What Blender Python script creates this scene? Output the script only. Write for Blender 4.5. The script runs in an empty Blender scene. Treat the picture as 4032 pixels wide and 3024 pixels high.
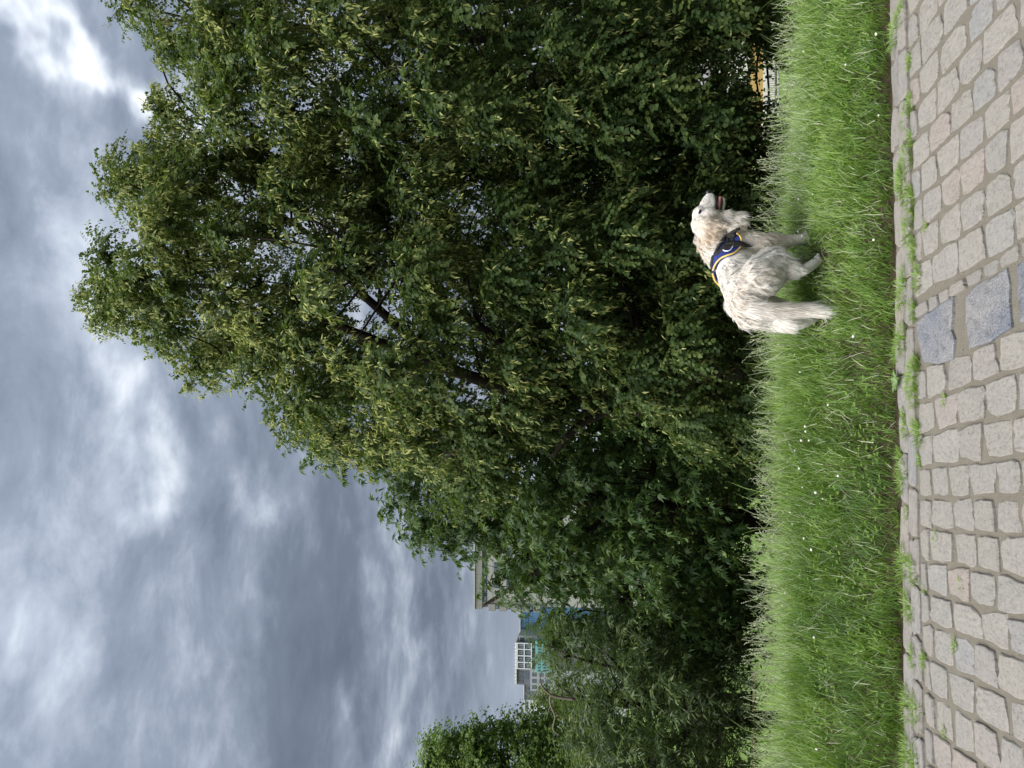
import bpy, bmesh, math
import numpy as np
from mathutils import Vector, Matrix
from mathutils.bvhtree import BVHTree
R = math.radians
rng = np.random.default_rng(11)
scene = bpy.context.scene
COL = scene.collection

# ------------------------------------------------------------------ camera
# The phone was held on its side: world "up" points to the left of the picture.
FPX, TILT, CAMH = 3030.0, R(6.33), 1.5
cam_d = bpy.data.cameras.new('camera'); cam = bpy.data.objects.new('camera', cam_d); COL.objects.link(cam)
RIGHT = np.array([1., 0, 0]); FWD = np.array([0, math.cos(TILT), math.sin(TILT)]); UP = np.array([0, -math.sin(TILT), math.cos(TILT)])
EYE = np.array([0, 0, CAMH])
m = Matrix.Identity(4)
for i in range(3):
    m[i][0] = -UP[i]; m[i][1] = RIGHT[i]; m[i][2] = -FWD[i]; m[i][3] = EYE[i]
cam.matrix_world = m
cam_d.sensor_fit = 'HORIZONTAL'; cam_d.sensor_width = 36.0; cam_d.lens = FPX / 4032 * 36
cam_d.clip_start = 0.05; cam_d.clip_end = 6000
scene.camera = cam

# ------------------------------------------------------------------ sky, sun, exposure
SUN_EL, SUN_AZ, SUN_POWER = R(60), R(232), 1.5          # azimuth measured from +Y towards +X
SUN_DIR = np.array([math.sin(SUN_AZ) * math.cos(SUN_EL), math.cos(SUN_AZ) * math.cos(SUN_EL), math.sin(SUN_EL)])
w = bpy.data.worlds.new('World'); scene.world = w; w.use_nodes = True
nt = w.node_tree; nt.nodes.clear()
def N(t, **k):
    n = nt.nodes.new(t)
    for a, b in k.items(): setattr(n, a, b)
    return n
def L(a, b): nt.links.new(a, b)
def MA(op, a, b=None, c=None):
    n = N('ShaderNodeMath', operation=op)
    for i, x in enumerate((a, b, c)):
        if x is None: continue
        if isinstance(x, (int, float)): n.inputs[i].default_value = x
        else: L(x, n.inputs[i])
    return n.outputs[0]
tc = N('ShaderNodeTexCoord'); sep = N('ShaderNodeSeparateXYZ'); L(tc.outputs['Generated'], sep.inputs[0])
zc = MA('MAXIMUM', sep.outputs[2], 0.0)
den = MA('ADD', zc, 0.16)
cmb = N('ShaderNodeCombineXYZ'); L(MA('DIVIDE', sep.outputs[0], den), cmb.inputs[0]); L(MA('DIVIDE', sep.outputs[1], den), cmb.inputs[1])
def noise(scale, detail, rough, dist, off):
    mp = N('ShaderNodeMapping'); mp.inputs['Location'].default_value = off; mp.inputs['Scale'].default_value = (1.0, 1.25, 1.0)
    L(cmb.outputs[0], mp.inputs[0])
    n = N('ShaderNodeTexNoise'); n.inputs['Scale'].default_value = scale; n.inputs['Detail'].default_value = detail
    n.inputs['Roughness'].default_value = rough; n.inputs['Distortion'].default_value = dist
    L(mp.outputs[0], n.inputs['Vector']); return n.outputs['Fac']
n1 = noise(1.25, 4, .48, .10, (6.4, 2.9, 0)); n2 = noise(4.6, 8, .60, .2, (1.3, 2.2, 4)); n3 = noise(.5, 2, .5, .1, (5.2, 3.4, 2))
dens = MA('ADD', MA('ADD', MA('MULTIPLY', n1, .45), MA('MULTIPLY', n2, .40)), MA('MULTIPLY', n3, .17))
# the thinner places in this cloud cover, where they drift over the park: (column, row, size) in the upright view
wob = N('ShaderNodeTexNoise'); wob.inputs['Scale'].default_value = 4.0; wob.inputs['Detail'].default_value = 4; L(cmb.outputs[0], wob.inputs['Vector'])
wv_ = N('ShaderNodeVectorMath', operation='MULTIPLY_ADD'); L(wob.outputs['Color'], wv_.inputs[0]); wv_.inputs[1].default_value = (.5, .5, 0); wv_.inputs[2].default_value = (-.25, -.25, 0)
pw = N('ShaderNodeVectorMath', operation='ADD'); L(cmb.outputs[0], pw.inputs[0]); L(wv_.outputs[0], pw.inputs[1])
def plane_pt(u, v):
    d = RIGHT * (u - 1512) - UP * (v - 2016) + FWD * FPX; d = d / np.linalg.norm(d); return d[:2] / (max(d[2], 0) + .16)
for (u, v, r_, a_) in ((3000, 70, 80, .13), (2945, 190, 75, .13), (2870, 300, 75, .13), (2800, 400, 75, .13), (2755, 480, 70, .10), (2600, 600, 90, .13), (2520, 640, 80, .10), (1620, 420, 150, .09), (1270, 600, 130, .09), (1040, 585, 130, .10), (960, 1000, 110, .09), (660, 1020, 90, .07), (800, 30, 100, .05), (650, 170, 90, .04), (470, 390, 120, .06), (800, 1460, 170, .07), (220, 1390, 110, .08), (1180, 960, 110, .06), (2450, 800, 150, .12)):
    c0 = plane_pt(u, v); rad = np.linalg.norm(plane_pt(u + r_, v) - c0)
    ds = N('ShaderNodeVectorMath', operation='DISTANCE'); L(pw.outputs[0], ds.inputs[0]); ds.inputs[1].default_value = (*c0, 0)
    q = MA('DIVIDE', ds.outputs['Value'], rad * 1.25); g_ = MA('EXPONENT', MA('MULTIPLY', MA('MULTIPLY', q, q), -1.0)); dens = MA('SUBTRACT', dens, MA('MULTIPLY', g_, a_))
ramp = N('ShaderNodeValToRGB'); cr = ramp.color_ramp
stops = [(.27, (7.0, 7.3, 7.5)), (.355, (4.5, 4.85, 5.35)), (.43, (2.75, 3.1, 3.7)), (.50, (1.68, 2.0, 2.55)), (.58, (1.12, 1.38, 1.83)), (.72, (.78, .98, 1.35))]
cr.elements[0].position = stops[0][0]; cr.elements[1].position = stops[-1][0]
for p, c in stops[1:-1]: cr.elements.new(p)
for e, (p, c) in zip(cr.elements, stops): e.position = p; e.color = (*[x / 10 for x in c], 1)
L(dens, ramp.inputs[0])
# overcast skies are brighter overhead
gain = MA('ADD', MA('MULTIPLY', zc, .65), .58)
cl = N('ShaderNodeVectorMath', operation='SCALE'); L(ramp.outputs[0], cl.inputs[0]); L(MA('MULTIPLY', gain, 10.0), cl.inputs['Scale'])
# horizon veil
hz = N('ShaderNodeMapRange'); L(zc, hz.inputs[0]); hz.inputs[1].default_value = .22; hz.inputs[2].default_value = .02; hz.interpolation_type = 'SMOOTHSTEP'
hm = N('ShaderNodeMix', data_type='RGBA'); L(MA('MULTIPLY', hz.outputs[0], .75), hm.inputs[0]); L(cl.outputs[0], hm.inputs[6]); hm.inputs[7].default_value = (2.4, 2.72, 3.3, 1)
sky = N('ShaderNodeTexSky', sky_type='NISHITA'); sky.sun_disc = False; sky.sun_elevation = SUN_EL; sky.sun_rotation = SUN_AZ
brk = N('ShaderNodeMapRange'); L(dens, brk.inputs[0]); brk.inputs[1].default_value = .27; brk.inputs[2].default_value = .20
bm_ = N('ShaderNodeMix', data_type='RGBA'); L(MA('MULTIPLY', brk.outputs[0], .8), bm_.inputs[0]); L(hm.outputs[2], bm_.inputs[6]); L(sky.outputs[0], bm_.inputs[7])
bg = N('ShaderNodeBackground'); L(bm_.outputs[2], bg.inputs[0]); bg.inputs[1].default_value = 0.05
out = N('ShaderNodeOutputWorld'); L(bg.outputs[0], out.inputs[0])
sun_d = bpy.data.lights.new('sun', 'SUN'); sun_d.energy = SUN_POWER; sun_d.angle = R(60); sun_d.color = (1, .975, .94)
sun = bpy.data.objects.new('sun', sun_d); COL.objects.link(sun)
sun.rotation_euler = Vector(-SUN_DIR).to_track_quat('-Z', 'Y').to_euler()
vs = scene.view_settings; vs.view_transform = 'Standard'; vs.look = 'None'; vs.exposure = 2.1; vs.gamma = 1.0; vs.use_curve_mapping = False
scene.render.engine = 'CYCLES'
cy = scene.cycles; cy.use_denoising = True; cy.max_bounces = 7; cy.diffuse_bounces = 6; cy.glossy_bounces = 2; cy.transmission_bounces = 4; cy.transparent_max_bounces = 4
try: cy.denoiser = 'OPENIMAGEDENOISE'
except Exception: pass

# ------------------------------------------------------------------ helpers
def ray(u, v):                      # (u, v): position in the photograph turned upright, 3024 x 4032
    return RIGHT * (u - 1512) - UP * (v - 2016) + FWD * FPX
def at(u, v, Y):                    # world point on that line of sight at forward distance Y
    d = ray(u, v); return EYE + d * (Y / d[1])
def on_plane(u, v, z=0.0):
    d = ray(u, v); return EYE + d * ((z - CAMH) / d[2])
def unit(a): return a / (np.linalg.norm(a, axis=-1, keepdims=True) + 1e-12)
def wav(p, seed, f=1.0):            # cheap smooth noise, about -1..1
    r = np.random.default_rng(seed); s = 0
    p = np.atleast_2d(p)
    for k in range(5):
        d = r.normal(size=p.shape[1]) * f * (0.7 + .45 * k)
        s = s + np.sin(p @ d + r.uniform(0, 6.28)) / (1 + .45 * k)
    return s / 2.4
def setp(o, label=None, cat=None, group=None, kind=None):
    for k, v in (('label', label), ('category', cat), ('group', group), ('kind', kind)):
        if v: o[k] = v
    return o
def mesh(name, V, F, mats, smooth=False, attrs=None, uniform=None):
    """V (n,3); F list of faces or (m,k) int array"""
    me = bpy.data.meshes.new(name); V = np.asarray(V, dtype=np.float32)
    if isinstance(F, np.ndarray) and F.ndim == 2:
        nf, k = F.shape
        me.vertices.add(len(V)); me.vertices.foreach_set('co', V.ravel())
        me.loops.add(nf * k); me.loops.foreach_set('vertex_index', F.astype(np.int32).ravel())
        me.polygons.add(nf); me.polygons.foreach_set('loop_start', np.arange(0, nf * k, k, dtype=np.int32))
        me.update(calc_edges=True)
    else:
        me.from_pydata(V.tolist(), [], [list(f) for f in F]); me.update()
    for mt in (mats if isinstance(mats, (list, tuple)) else [mats]):
        if mt: me.materials.append(mt)
    if smooth: me.polygons.foreach_set('use_smooth', np.ones(len(me.polygons), dtype=bool))
    for nm, arr in (attrs or {}).items():
        arr = np.asarray(arr, dtype=np.float32)
        if arr.ndim == 1:
            a = me.attributes.new(nm, 'FLOAT', 'POINT'); a.data.foreach_set('value', arr)
        else:
            a = me.attributes.new(nm, 'FLOAT_COLOR', 'POINT')
            if arr.shape[1] == 3: arr = np.concatenate([arr, np.ones((len(arr), 1), np.float32)], 1)
            a.data.foreach_set('color', arr.ravel())
    return me
def obj(name, me, parent=None, **kw):
    o = bpy.data.objects.new(name, me); COL.objects.link(o)
    if parent is not None: o.parent = parent
    return setp(o, **kw)
def empty(name, loc=(0, 0, 0), **kw):
    o = bpy.data.objects.new(name, None); COL.objects.link(o); o.location = loc; o.empty_display_size = .2
    bpy.context.view_layer.update()
    return setp(o, **kw)
def local(V, root): return np.asarray(V) - np.array(root.location)
def box(c0, c1):
    (a, b, c), (d, e, f) = c0, c1
    V = [(a, b, c), (d, b, c), (d, e, c), (a, e, c), (a, b, f), (d, b, f), (d, e, f), (a, e, f)]
    F = [(0, 3, 2, 1), (4, 5, 6, 7), (0, 1, 5, 4), (1, 2, 6, 5), (2, 3, 7, 6), (3, 0, 4, 7)]
    return V, F
def boxes(lst):
    V, F = [], []
    for b in lst:
        v, f = box(*b); n = len(V); V += v; F += [tuple(i + n for i in q) for q in f]
    return V, F
def tube(path, rad, sides=8, cap=True, V=None, F=None):
    P = np.asarray(path, float); n = len(P); rad = np.broadcast_to(rad, (n,))
    T = unit(np.gradient(P, axis=0)); ref = np.array([0, 0, 1.]) if abs(T[0][2]) < .8 else np.array([1., 0, 0])
    V = [] if V is None else V; F = [] if F is None else F; b0 = len(V); a = unit(np.cross(T[0], ref))
    for i in range(n):
        a = unit(a - T[i] * (a @ T[i])); b = np.cross(T[i], a)
        for k in range(sides):
            g = 2 * math.pi * k / sides; V.append(tuple(P[i] + (a * math.cos(g) + b * math.sin(g)) * rad[i]))
    for i in range(n - 1):
        for k in range(sides):
            k2 = (k + 1) % sides; F.append((b0 + i * sides + k, b0 + i * sides + k2, b0 + (i + 1) * sides + k2, b0 + (i + 1) * sides + k))
    if cap: F.append(tuple(b0 + k for k in range(sides))[::-1]); F.append(tuple(b0 + (n - 1) * sides + k for k in range(sides)))
    return V, F
def smooth_path(P, k=6):
    P = np.asarray(P, float); Q = np.vstack([2 * P[0] - P[1], P, 2 * P[-1] - P[-2]]); o = []
    for i in range(1, len(Q) - 2):
        for t in np.linspace(0, 1, k, endpoint=False):
            a, b, c, d = Q[i - 1], Q[i], Q[i + 1], Q[i + 2]
            o.append(.5 * ((2 * b) + (c - a) * t + (2 * a - 5 * b + 4 * c - d) * t * t + (3 * b - 3 * c + d - a) * t ** 3))
    o.append(P[-1]); return np.array(o)

# ------------------------------------------------------------------ materials
MATS = {}
class G:                            # tiny node-graph helper
    def __init__(s, name):
        s.m = bpy.data.materials.new(name); s.m.use_nodes = True; s.t = s.m.node_tree; s.t.nodes.clear()
        s.out = s.n('ShaderNodeOutputMaterial')
    def n(s, t, **k):
        x = s.t.nodes.new(t)
        for a, b in k.items(): setattr(x, a, b)
        return x
    def l(s, a, b): s.t.links.new(a, b)
    def noise(s, scale, detail=4, rough=.55, vec=None, dist=0):
        x = s.n('ShaderNodeTexNoise'); x.inputs['Scale'].default_value = scale; x.inputs['Detail'].default_value = detail
        x.inputs['Roughness'].default_value = rough; x.inputs['Distortion'].default_value = dist
        if vec is not None: s.l(vec, x.inputs['Vector'])
        return x.outputs['Fac']
    def ramp(s, fac, stops):
        x = s.n('ShaderNodeValToRGB'); c = x.color_ramp
        for p, _ in stops[1:-1]: c.elements.new(p)
        for e, (p, col) in zip(c.elements, stops): e.position = p; e.color = (*col, 1)
        if fac is not None: s.l(fac, x.inputs[0])
        return x.outputs[0]
    def mix(s, fac, a, b, mode='MIX'):
        x = s.n('ShaderNodeMix', data_type='RGBA', blend_type=mode)
        for i, v in ((0, fac), (6, a), (7, b)):
            if isinstance(v, (int, float)): x.inputs[i].default_value = v
            elif isinstance(v, tuple): x.inputs[i].default_value = (*v, 1)
            else: s.l(v, x.inputs[i])
        return x.outputs[2]
    def bsdf(s, col, rough=.8, spec=.3, normal=None, **k):
        x = s.n('ShaderNodeBsdfPrincipled')
        if isinstance(col, tuple): x.inputs['Base Color'].default_value = (*col, 1)
        else: s.l(col, x.inputs['Base Color'])
        if isinstance(rough, (int, float)): x.inputs['Roughness'].default_value = rough
        else: s.l(rough, x.inputs['Roughness'])
        x.inputs['Specular IOR Level'].default_value = spec
        for a, b in k.items(): x.inputs[a].default_value = b
        if normal is not None: s.l(normal, x.inputs['Normal'])
        return x.outputs[0]
    def bump(s, h, strength=.4, dist=.01):
        x = s.n('ShaderNodeBump'); x.inputs['Strength'].default_value = strength; x.inputs['Distance'].default_value = dist
        s.l(h, x.inputs['Height']); return x.outputs[0]
    def coord(s, which='Object'): return s.n('ShaderNodeTexCoord').outputs[which]
    def attr(s, nm, out='Fac'):
        x = s.n('ShaderNodeAttribute', attribute_name=nm); return x.outputs[out]
    def rand(s): return s.n('ShaderNodeObjectInfo').outputs['Random']
    def done(s, sh): s.l(sh, s.out.inputs[0]); MATS[s.m.name] = s.m; return s.m
def plain(name, col, rough=.7, spec=.3, var=.12, scale=30, bump=0.0, **k):
    g = G(name); f = g.noise(scale, 5, vec=g.coord())
    c = g.mix(f, tuple(x * (1 - var) for x in col), tuple(min(1, x * (1 + var)) for x in col))
    return g.done(g.bsdf(c, rough, spec, g.bump(f, bump, .01) if bump else None, **k))
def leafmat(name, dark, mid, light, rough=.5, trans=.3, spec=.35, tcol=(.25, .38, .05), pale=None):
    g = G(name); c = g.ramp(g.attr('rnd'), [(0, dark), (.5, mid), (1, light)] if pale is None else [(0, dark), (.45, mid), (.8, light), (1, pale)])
    a = g.bsdf(c, rough, spec)
    t = g.n('ShaderNodeBsdfTranslucent'); g.l(g.mix(.5, c, tcol), t.inputs[0])
    mx = g.n('ShaderNodeMixShader'); mx.inputs[0].default_value = trans; g.l(a, mx.inputs[1]); g.l(t.outputs[0], mx.inputs[2])
    return g.done(mx.outputs[0])

def stone_mat(name, stops, speck=.25, scl=1.0):
    g = G(name); co = g.coord('Object'); oi = g.rand()
    add = g.n('ShaderNodeVectorMath', operation='MULTIPLY_ADD'); g.l(co, add.inputs[0]); add.inputs[1].default_value = (1, 1, 1)
    cx = g.n('ShaderNodeCombineXYZ'); mu = g.n('ShaderNodeMath', operation='MULTIPLY'); g.l(oi, mu.inputs[0]); mu.inputs[1].default_value = 40
    for i in range(3): g.l(mu.outputs[0], cx.inputs[i])
    g.l(cx.outputs[0], add.inputs[2]); v = add.outputs[0]
    base = g.ramp(oi, stops)
    f1 = g.noise(2.2 * scl, 5, .6, v); f2 = g.noise(48 * scl, 3, .7, v); f3 = g.noise(9 * scl, 6, .72, v, .3)
    c = g.mix(g.ramp(f1, [(.35, (0, 0, 0)), (.7, (1, 1, 1))]), base, (.42, .385, .34), 'MIX'); c = g.mix(.45, base, c)
    c = g.mix(speck, c, g.ramp(f2, [(.3, (.05, .05, .055)), (.5, (.32, .31, .30)), (.72, (.75, .73, .7))]), 'OVERLAY')
    c = g.mix(.55, c, g.ramp(f3, [(.34, (.17, .165, .16)), (.47, (.46, .46, .455)), (.7, (.62, .61, .595))]), 'OVERLAY')
    h = g.n('ShaderNodeMath', operation='ADD'); g.l(f3, h.inputs[0]); g.l(f2, h.inputs[1])
    return g.done(g.bsdf(c, .78, .25, g.bump(h.outputs[0], .7, .012)))
stone_mat('granite_cobble', [(0, (.325, .306, .277)), (.25, (.36, .336, .30)), (.5, (.335, .32, .298)), (.7, (.37, .345, .31)), (.86, (.32, .32, .316)), (.94, (.37, .322, .288)), (1, (.38, .33, .297))])
stone_mat('blue_granite', [(0, (.17, .19, .225)), (1, (.20, .215, .25))], .5, .7)
stone_mat('edge_stone', [(0, (.27, .255, .24)), (.5, (.33, .30, .275)), (.8, (.29, .29, .295)), (1, (.35, .31, .27))], .15)
g = G('joint_sand'); co = g.coord('Object'); f = g.noise(18, 6, .7, co); f2 = g.noise(260, 3, .7, co)
c = g.mix(f, (.165, .148, .118), (.25, .228, .185)); c = g.mix(.5, c, g.ramp(f2, [(.3, (.15, .14, .13)), (.55, (.5, .5, .5)), (.75, (.85, .83, .8))]), 'OVERLAY')
g.done(g.bsdf(c, .95, .1, g.bump(f2, .8, .008)))
g = G('hill_ground'); co = g.coord('Object'); f = g.noise(.9, 6, .6, co); f2 = g.noise(60, 5, .7, co)
geo = g.coord('Object'); sx = g.n('ShaderNodeSeparateXYZ'); g.l(geo, sx.inputs[0])
far = g.n('ShaderNodeMapRange'); g.l(sx.outputs[1], far.inputs[0]); far.inputs[1].default_value = 30; far.inputs[2].default_value = 36
soil = g.mix(f2, (.028, .022, .014), (.075, .06, .038)); lawn = g.mix(f, (.09, .145, .037), (.13, .195, .052))
g.done(g.bsdf(g.mix(far.outputs[0], soil, lawn), .95, .1, g.bump(f2, .5, .02)))
leafmat('grass_blade', (.07, .14, .03), (.165, .28, .045), (.27, .385, .09), .5, .35, .3, (.28, .46, .04), (.42, .50, .32))
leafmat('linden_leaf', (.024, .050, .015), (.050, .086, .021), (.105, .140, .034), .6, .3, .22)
leafmat('linden_bract', (.30, .36, .10), (.42, .46, .15), (.55, .56, .22), .6, .45, .2, (.6, .6, .15))
leafmat('chestnut_leaf', (.022, .052, .015), (.045, .092, .021), (.095, .150, .035), .5, .28, .25)
leafmat('willow_leaf', (.026, .052, .016), (.052, .090, .024), (.115, .15, .044), .5, .3)
leafmat('far_leaf', (.065, .12, .024), (.125, .205, .04), (.20, .29, .06), .55, .35)
leafmat('far_yellow_leaf', (.09, .13, .03), (.14, .17, .045), (.20, .22, .07), .6, .35)
plain('bark', (.035, .028, .022), .95, .1, .5, 12, .8)
plain('dead_wood', (.17, .145, .115), .9, .1, .3, 20, .5)
plain('clover_white', (.72, .70, .62), .8, .2, .15, 90)
plain('clover_stem', (.12, .22, .04), .7, .2)
leafmat('weed_leaf', (.12, .20, .07), (.17, .26, .10), (.24, .33, .15), .6, .25)
leafmat('seed_head', (.30, .34, .18), (.46, .50, .32), (.62, .64, .46), .7, .3)
# dog
g = G('dog_fur'); c = g.attr('col', 'Color'); a = g.bsdf(c, .75, .12)
t = g.n('ShaderNodeBsdfTranslucent'); g.l(c, t.inputs[0]); mx = g.n('ShaderNodeMixShader'); mx.inputs[0].default_value = .38
g.l(a, mx.inputs[1]); g.l(t.outputs[0], mx.inputs[2]); g.done(mx.outputs[0])
g = G('dog_skin'); c = g.attr('col', 'Color'); g.done(g.bsdf(c, .85, .1))
plain('dog_black', (.012, .011, .012), .35, .5, .3, 60); plain('dog_eye', (.012, .008, .006), .08, .6, .1)
plain('dog_tongue', (.50, .20, .19), .35, .5, .2, 40); plain('dog_tooth', (.75, .70, .58), .3, .5); plain('dog_mouth', (.05, .02, .022), .5, .4)
g = G('webbing_black'); f = g.noise(300, 2, .5, g.coord()); g.done(g.bsdf(g.mix(f, (.018, .018, .019), (.045, .044, .044)), .8, .2, g.bump(f, .3, .002)))
g = G('cloth_blue'); f = g.noise(120, 4, .6, g.coord()); g.done(g.bsdf(g.mix(f, (.018, .032, .16), (.035, .055, .25)), .7, .25, g.bump(f, .3, .003)))
plain('trim_yellow', (.72, .50, .12), .6, .3, .12, 60); plain('ring_white', (.85, .86, .9), .3, .6)
# buildings
plain('concrete', (.37, .36, .35), .9, .15, .14, .6); plain('concrete_dark', (.21, .205, .20), .9, .15, .12, .6); plain('concrete_brown', (.27, .26, .25), .9, .15, .1, .6)
g = G('window_glass'); f = g.noise(.5, 3, .5, g.coord()); g.done(g.bsdf(g.mix(f, (.05, .065, .08), (.13, .16, .19)), .08, .8))
plain('blind_white', (.62, .66, .68), .7, .2, .08, 1); plain('frame_grey', (.30, .36, .39), .5, .4)
plain('cladding_blue', (.10, .21, .38), .5, .4, .12, .3); plain('cladding_blue_dark', (.03, .11, .30), .5, .4)
plain('brick_grey', (.15, .155, .175), .9, .1, .15, 1.2); plain('render_white', (.60, .62, .66), .85, .2, .06, .3); plain('panel_grey', (.34, .355, .39), .85, .2, .06, .3)
plain('turquoise', (.17, .40, .39), .6, .3, .12, .6); plain('roof_light', (.62, .60, .56), .8, .2, .1, .5)
plain('wall_yellow', (.56, .38, .15), .85, .2, .08, .8); plain('wall_white', (.78, .76, .72), .85, .2, .06, .8)
plain('iron_black', (.02, .02, .025), .5, .4); plain('fence_wood', (.06, .045, .03), .9, .1, .3, 3); plain('fence_wood_pale', (.16, .125, .075), .9, .1, .3, 3)
plain('gravel_grey', (.30, .29, .28), .95, .1, .1, 4)

# ------------------------------------------------------------------ terrain
EL, ER = on_plane(0, 3567), on_plane(3024, 3500)        # edge between the paving and the verge
ED = unit((ER - EL)[:2]); EN = np.array([ED[1], -ED[0]])  # along the edge / towards the camera
E0 = EL[:2]
def st(p):                                              # world xy -> (s along the edge, t towards the camera)
    d = np.asarray(p)[..., :2] - E0; return d @ ED, d @ EN
def xy(s, t): return E0 + np.outer(np.atleast_1d(s), ED) + np.outer(np.atleast_1d(t), EN)
PD = np.array([-1, 0, .06, .2, .45, .7, 1.0, 1.35, 1.7, 2.3, 3.2, 5, 36, 60, 4000.])
PZ = np.array([-.05, -.02, .035, .085, .155, .205, .225, .195, .12, -.06, -.32, -.80, -10.0, -10.2, -10.2])
def ground_z(p):
    p = np.atleast_2d(p); s, t = st(p); d = -t
    z = np.interp(d, PD, PZ)
    b = np.clip(d / .5, 0, 1) * np.clip((6 - d) / 3, 0, 1)
    return z + b * (.018 * wav(p[:, :2], 5, 2.2) - .03 - .02 * np.clip(.9 - s, 0, 1.2) * np.clip((d - .4) / .6, 0, 1) - .10 * np.maximum(0, s - 2.5) * np.clip((d - .3) / .8, 0, 1))
xs = np.concatenate([[-2500, -800, -300, -120, -50, -25, -14, -8, -5.5], np.arange(-4.2, 4.6, .09), [5.5, 8, 14, 25, 50, 120, 300, 800, 2500]])
ys = np.concatenate([[-60, -20, -6, -2, 0, 2, 3.2], np.arange(3.6, 8.2, .06), np.arange(8.6, 16, .6), [18, 22, 27, 33, 38, 42, 46, 50, 56, 64, 80, 120, 200, 400, 900, 1800, 4000]])
X, Y = np.meshgrid(xs, ys); P = np.stack([X.ravel(), Y.ravel()], 1)
V = np.column_stack([P, ground_z(P)]); nx, ny = len(xs), len(ys)
ii = (np.arange(ny - 1)[:, None] * nx + np.arange(nx - 1)[None]).ravel()
obj('hillside', mesh('hillside', V, np.stack([ii, ii + 1, ii + nx + 1, ii + nx], 1), MATS['hill_ground'], True), kind='structure')

# ------------------------------------------------------------------ cobbled path
path = empty('cobbled_path', (0, 0, 0), kind='structure')
gs, gt = np.arange(-3.2, 8.0, .05), np.concatenate([np.arange(-.005, 1.75, .05), [2.2, 3, 4.5, 7]])
S, T = np.meshgrid(gs, gt); Q = xy(S.ravel(), T.ravel())
zz = -.0075 + .003 * wav(Q, 3, 14) + .002 * wav(Q, 9, 40)
n0 = len(gs); ii = (np.arange(len(gt) - 1)[:, None] * n0 + np.arange(n0 - 1)[None]).ravel()
obj('joint_sand', mesh('joint_sand', np.column_stack([Q, zz]), np.stack([ii, ii + n0, ii + n0 + 1, ii + 1], 1), MATS['joint_sand'], True), path)

def stone_mesh(i, mat, rough=1.0):
    r = np.random.default_rng(100 + i); k = 16
    th = np.arange(k) / k * 2 * math.pi; pw_ = r.uniform(8, 15); cc_, ss_ = np.cos(th), np.sin(th); rd = (np.abs(cc_) ** pw_ + np.abs(ss_) ** pw_) ** (-1 / pw_) * .5
    o = np.stack([cc_ * rd, ss_ * rd], 1); o = o * (1 + np.stack([.05 * ss_ * r.normal(), .05 * cc_ * r.normal()], 1) * 2 * rough) + r.normal(0, .019 * rough, (k, 2))
    if r.random() < .45: o[r.integers(k)] *= .88          # a chipped corner
    V = []
    for z, sc in ((-.05, 1.0), (-.003, 1.0), (.002, .93)):
        for q in o: V.append((q[0] * sc, q[1] * sc, z + (r.normal(0, .0012 * rough) if z > -.01 else 0)))
    V.append((0, 0, .003)); F = []
    for a in (0, 1):
        for j in range(k):
            j2 = (j + 1) % k; F.append((a * k + j, a * k + j2, (a + 1) * k + j2, (a + 1) * k + j))
    for j in range(k): F.append((2 * k + j, 2 * k + (j + 1) % k, 3 * k))
    return mesh('cobblestone', V, F, MATS[mat], False)
FIELD = [stone_mesh(i, 'granite_cobble') for i in range(14)]
EDGE = [stone_mesh(40 + i, 'edge_stone', .7) for i in range(6)]
BLUE = [stone_mesh(60 + i, 'blue_granite', 1.1) for i in range(3)]
def stone(pool, c, ang, ln, wd, z=0.0, tilt=.02):
    o = obj('cobblestone', pool[rng.integers(len(pool))], path)
    o.location = (c[0], c[1], z); o.rotation_euler = (rng.normal(0, tilt), rng.normal(0, tilt), ang + rng.normal(0, .02) + (math.pi if rng.random() < .5 else 0)); o.scale = (ln, wd, 1)
    return o
ea = math.atan2(ED[1], ED[0])
for row, (t0, t1) in enumerate(((.012, .108), (.118, .215))):
    s = -.15 - .1 * row
    while s < 4.1:
        ln = rng.uniform(.19, .27)
        stone(EDGE, xy(s + ln / 2, (t0 + t1) / 2)[0], ea, ln - .014, t1 - t0 + rng.uniform(-.006, .006), .004 + rng.normal(0, .003))
        s += ln
# courses that run away from the viewer; two fields that meet beside the big blue stones
def course_dir(vpu): d = ray(vpu, 2016 + 0)[:2]; return unit(d)
DLf, DRt = course_dir(1050), course_dir(1215)
piv = (on_plane(1813, 3640)[:2] + on_plane(1985, 3960)[:2]) / 2
def lay(dr, q0, q1, pool, lens, first=None):
    nrm = np.array([dr[1], -dr[0]]); q = (q0 + q1) / 2; wd = abs(q1 - q0)
    # from the edging down to the viewer
    base = piv + nrm * q; a = (st(base)[1] - .235) / (dr @ -EN); p = a
    n = 0
    while True:
        ln = lens()
        if first is not None and n == 0: ln = first
        c = base + dr * (p - ln / 2); p -= ln; n += 1
        if c[1] < 2.45: break
        if c[0] < -2.35 or c[0] > 2.75: continue
        stone(pool, c, math.atan2(dr[1], dr[0]), ln - rng.uniform(.016, .030), wd - rng.uniform(.014, .025), rng.normal(0, .0025), .016)
def fl(): return rng.choice([rng.uniform(.17, .21), rng.uniform(.20, .26)])
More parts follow.
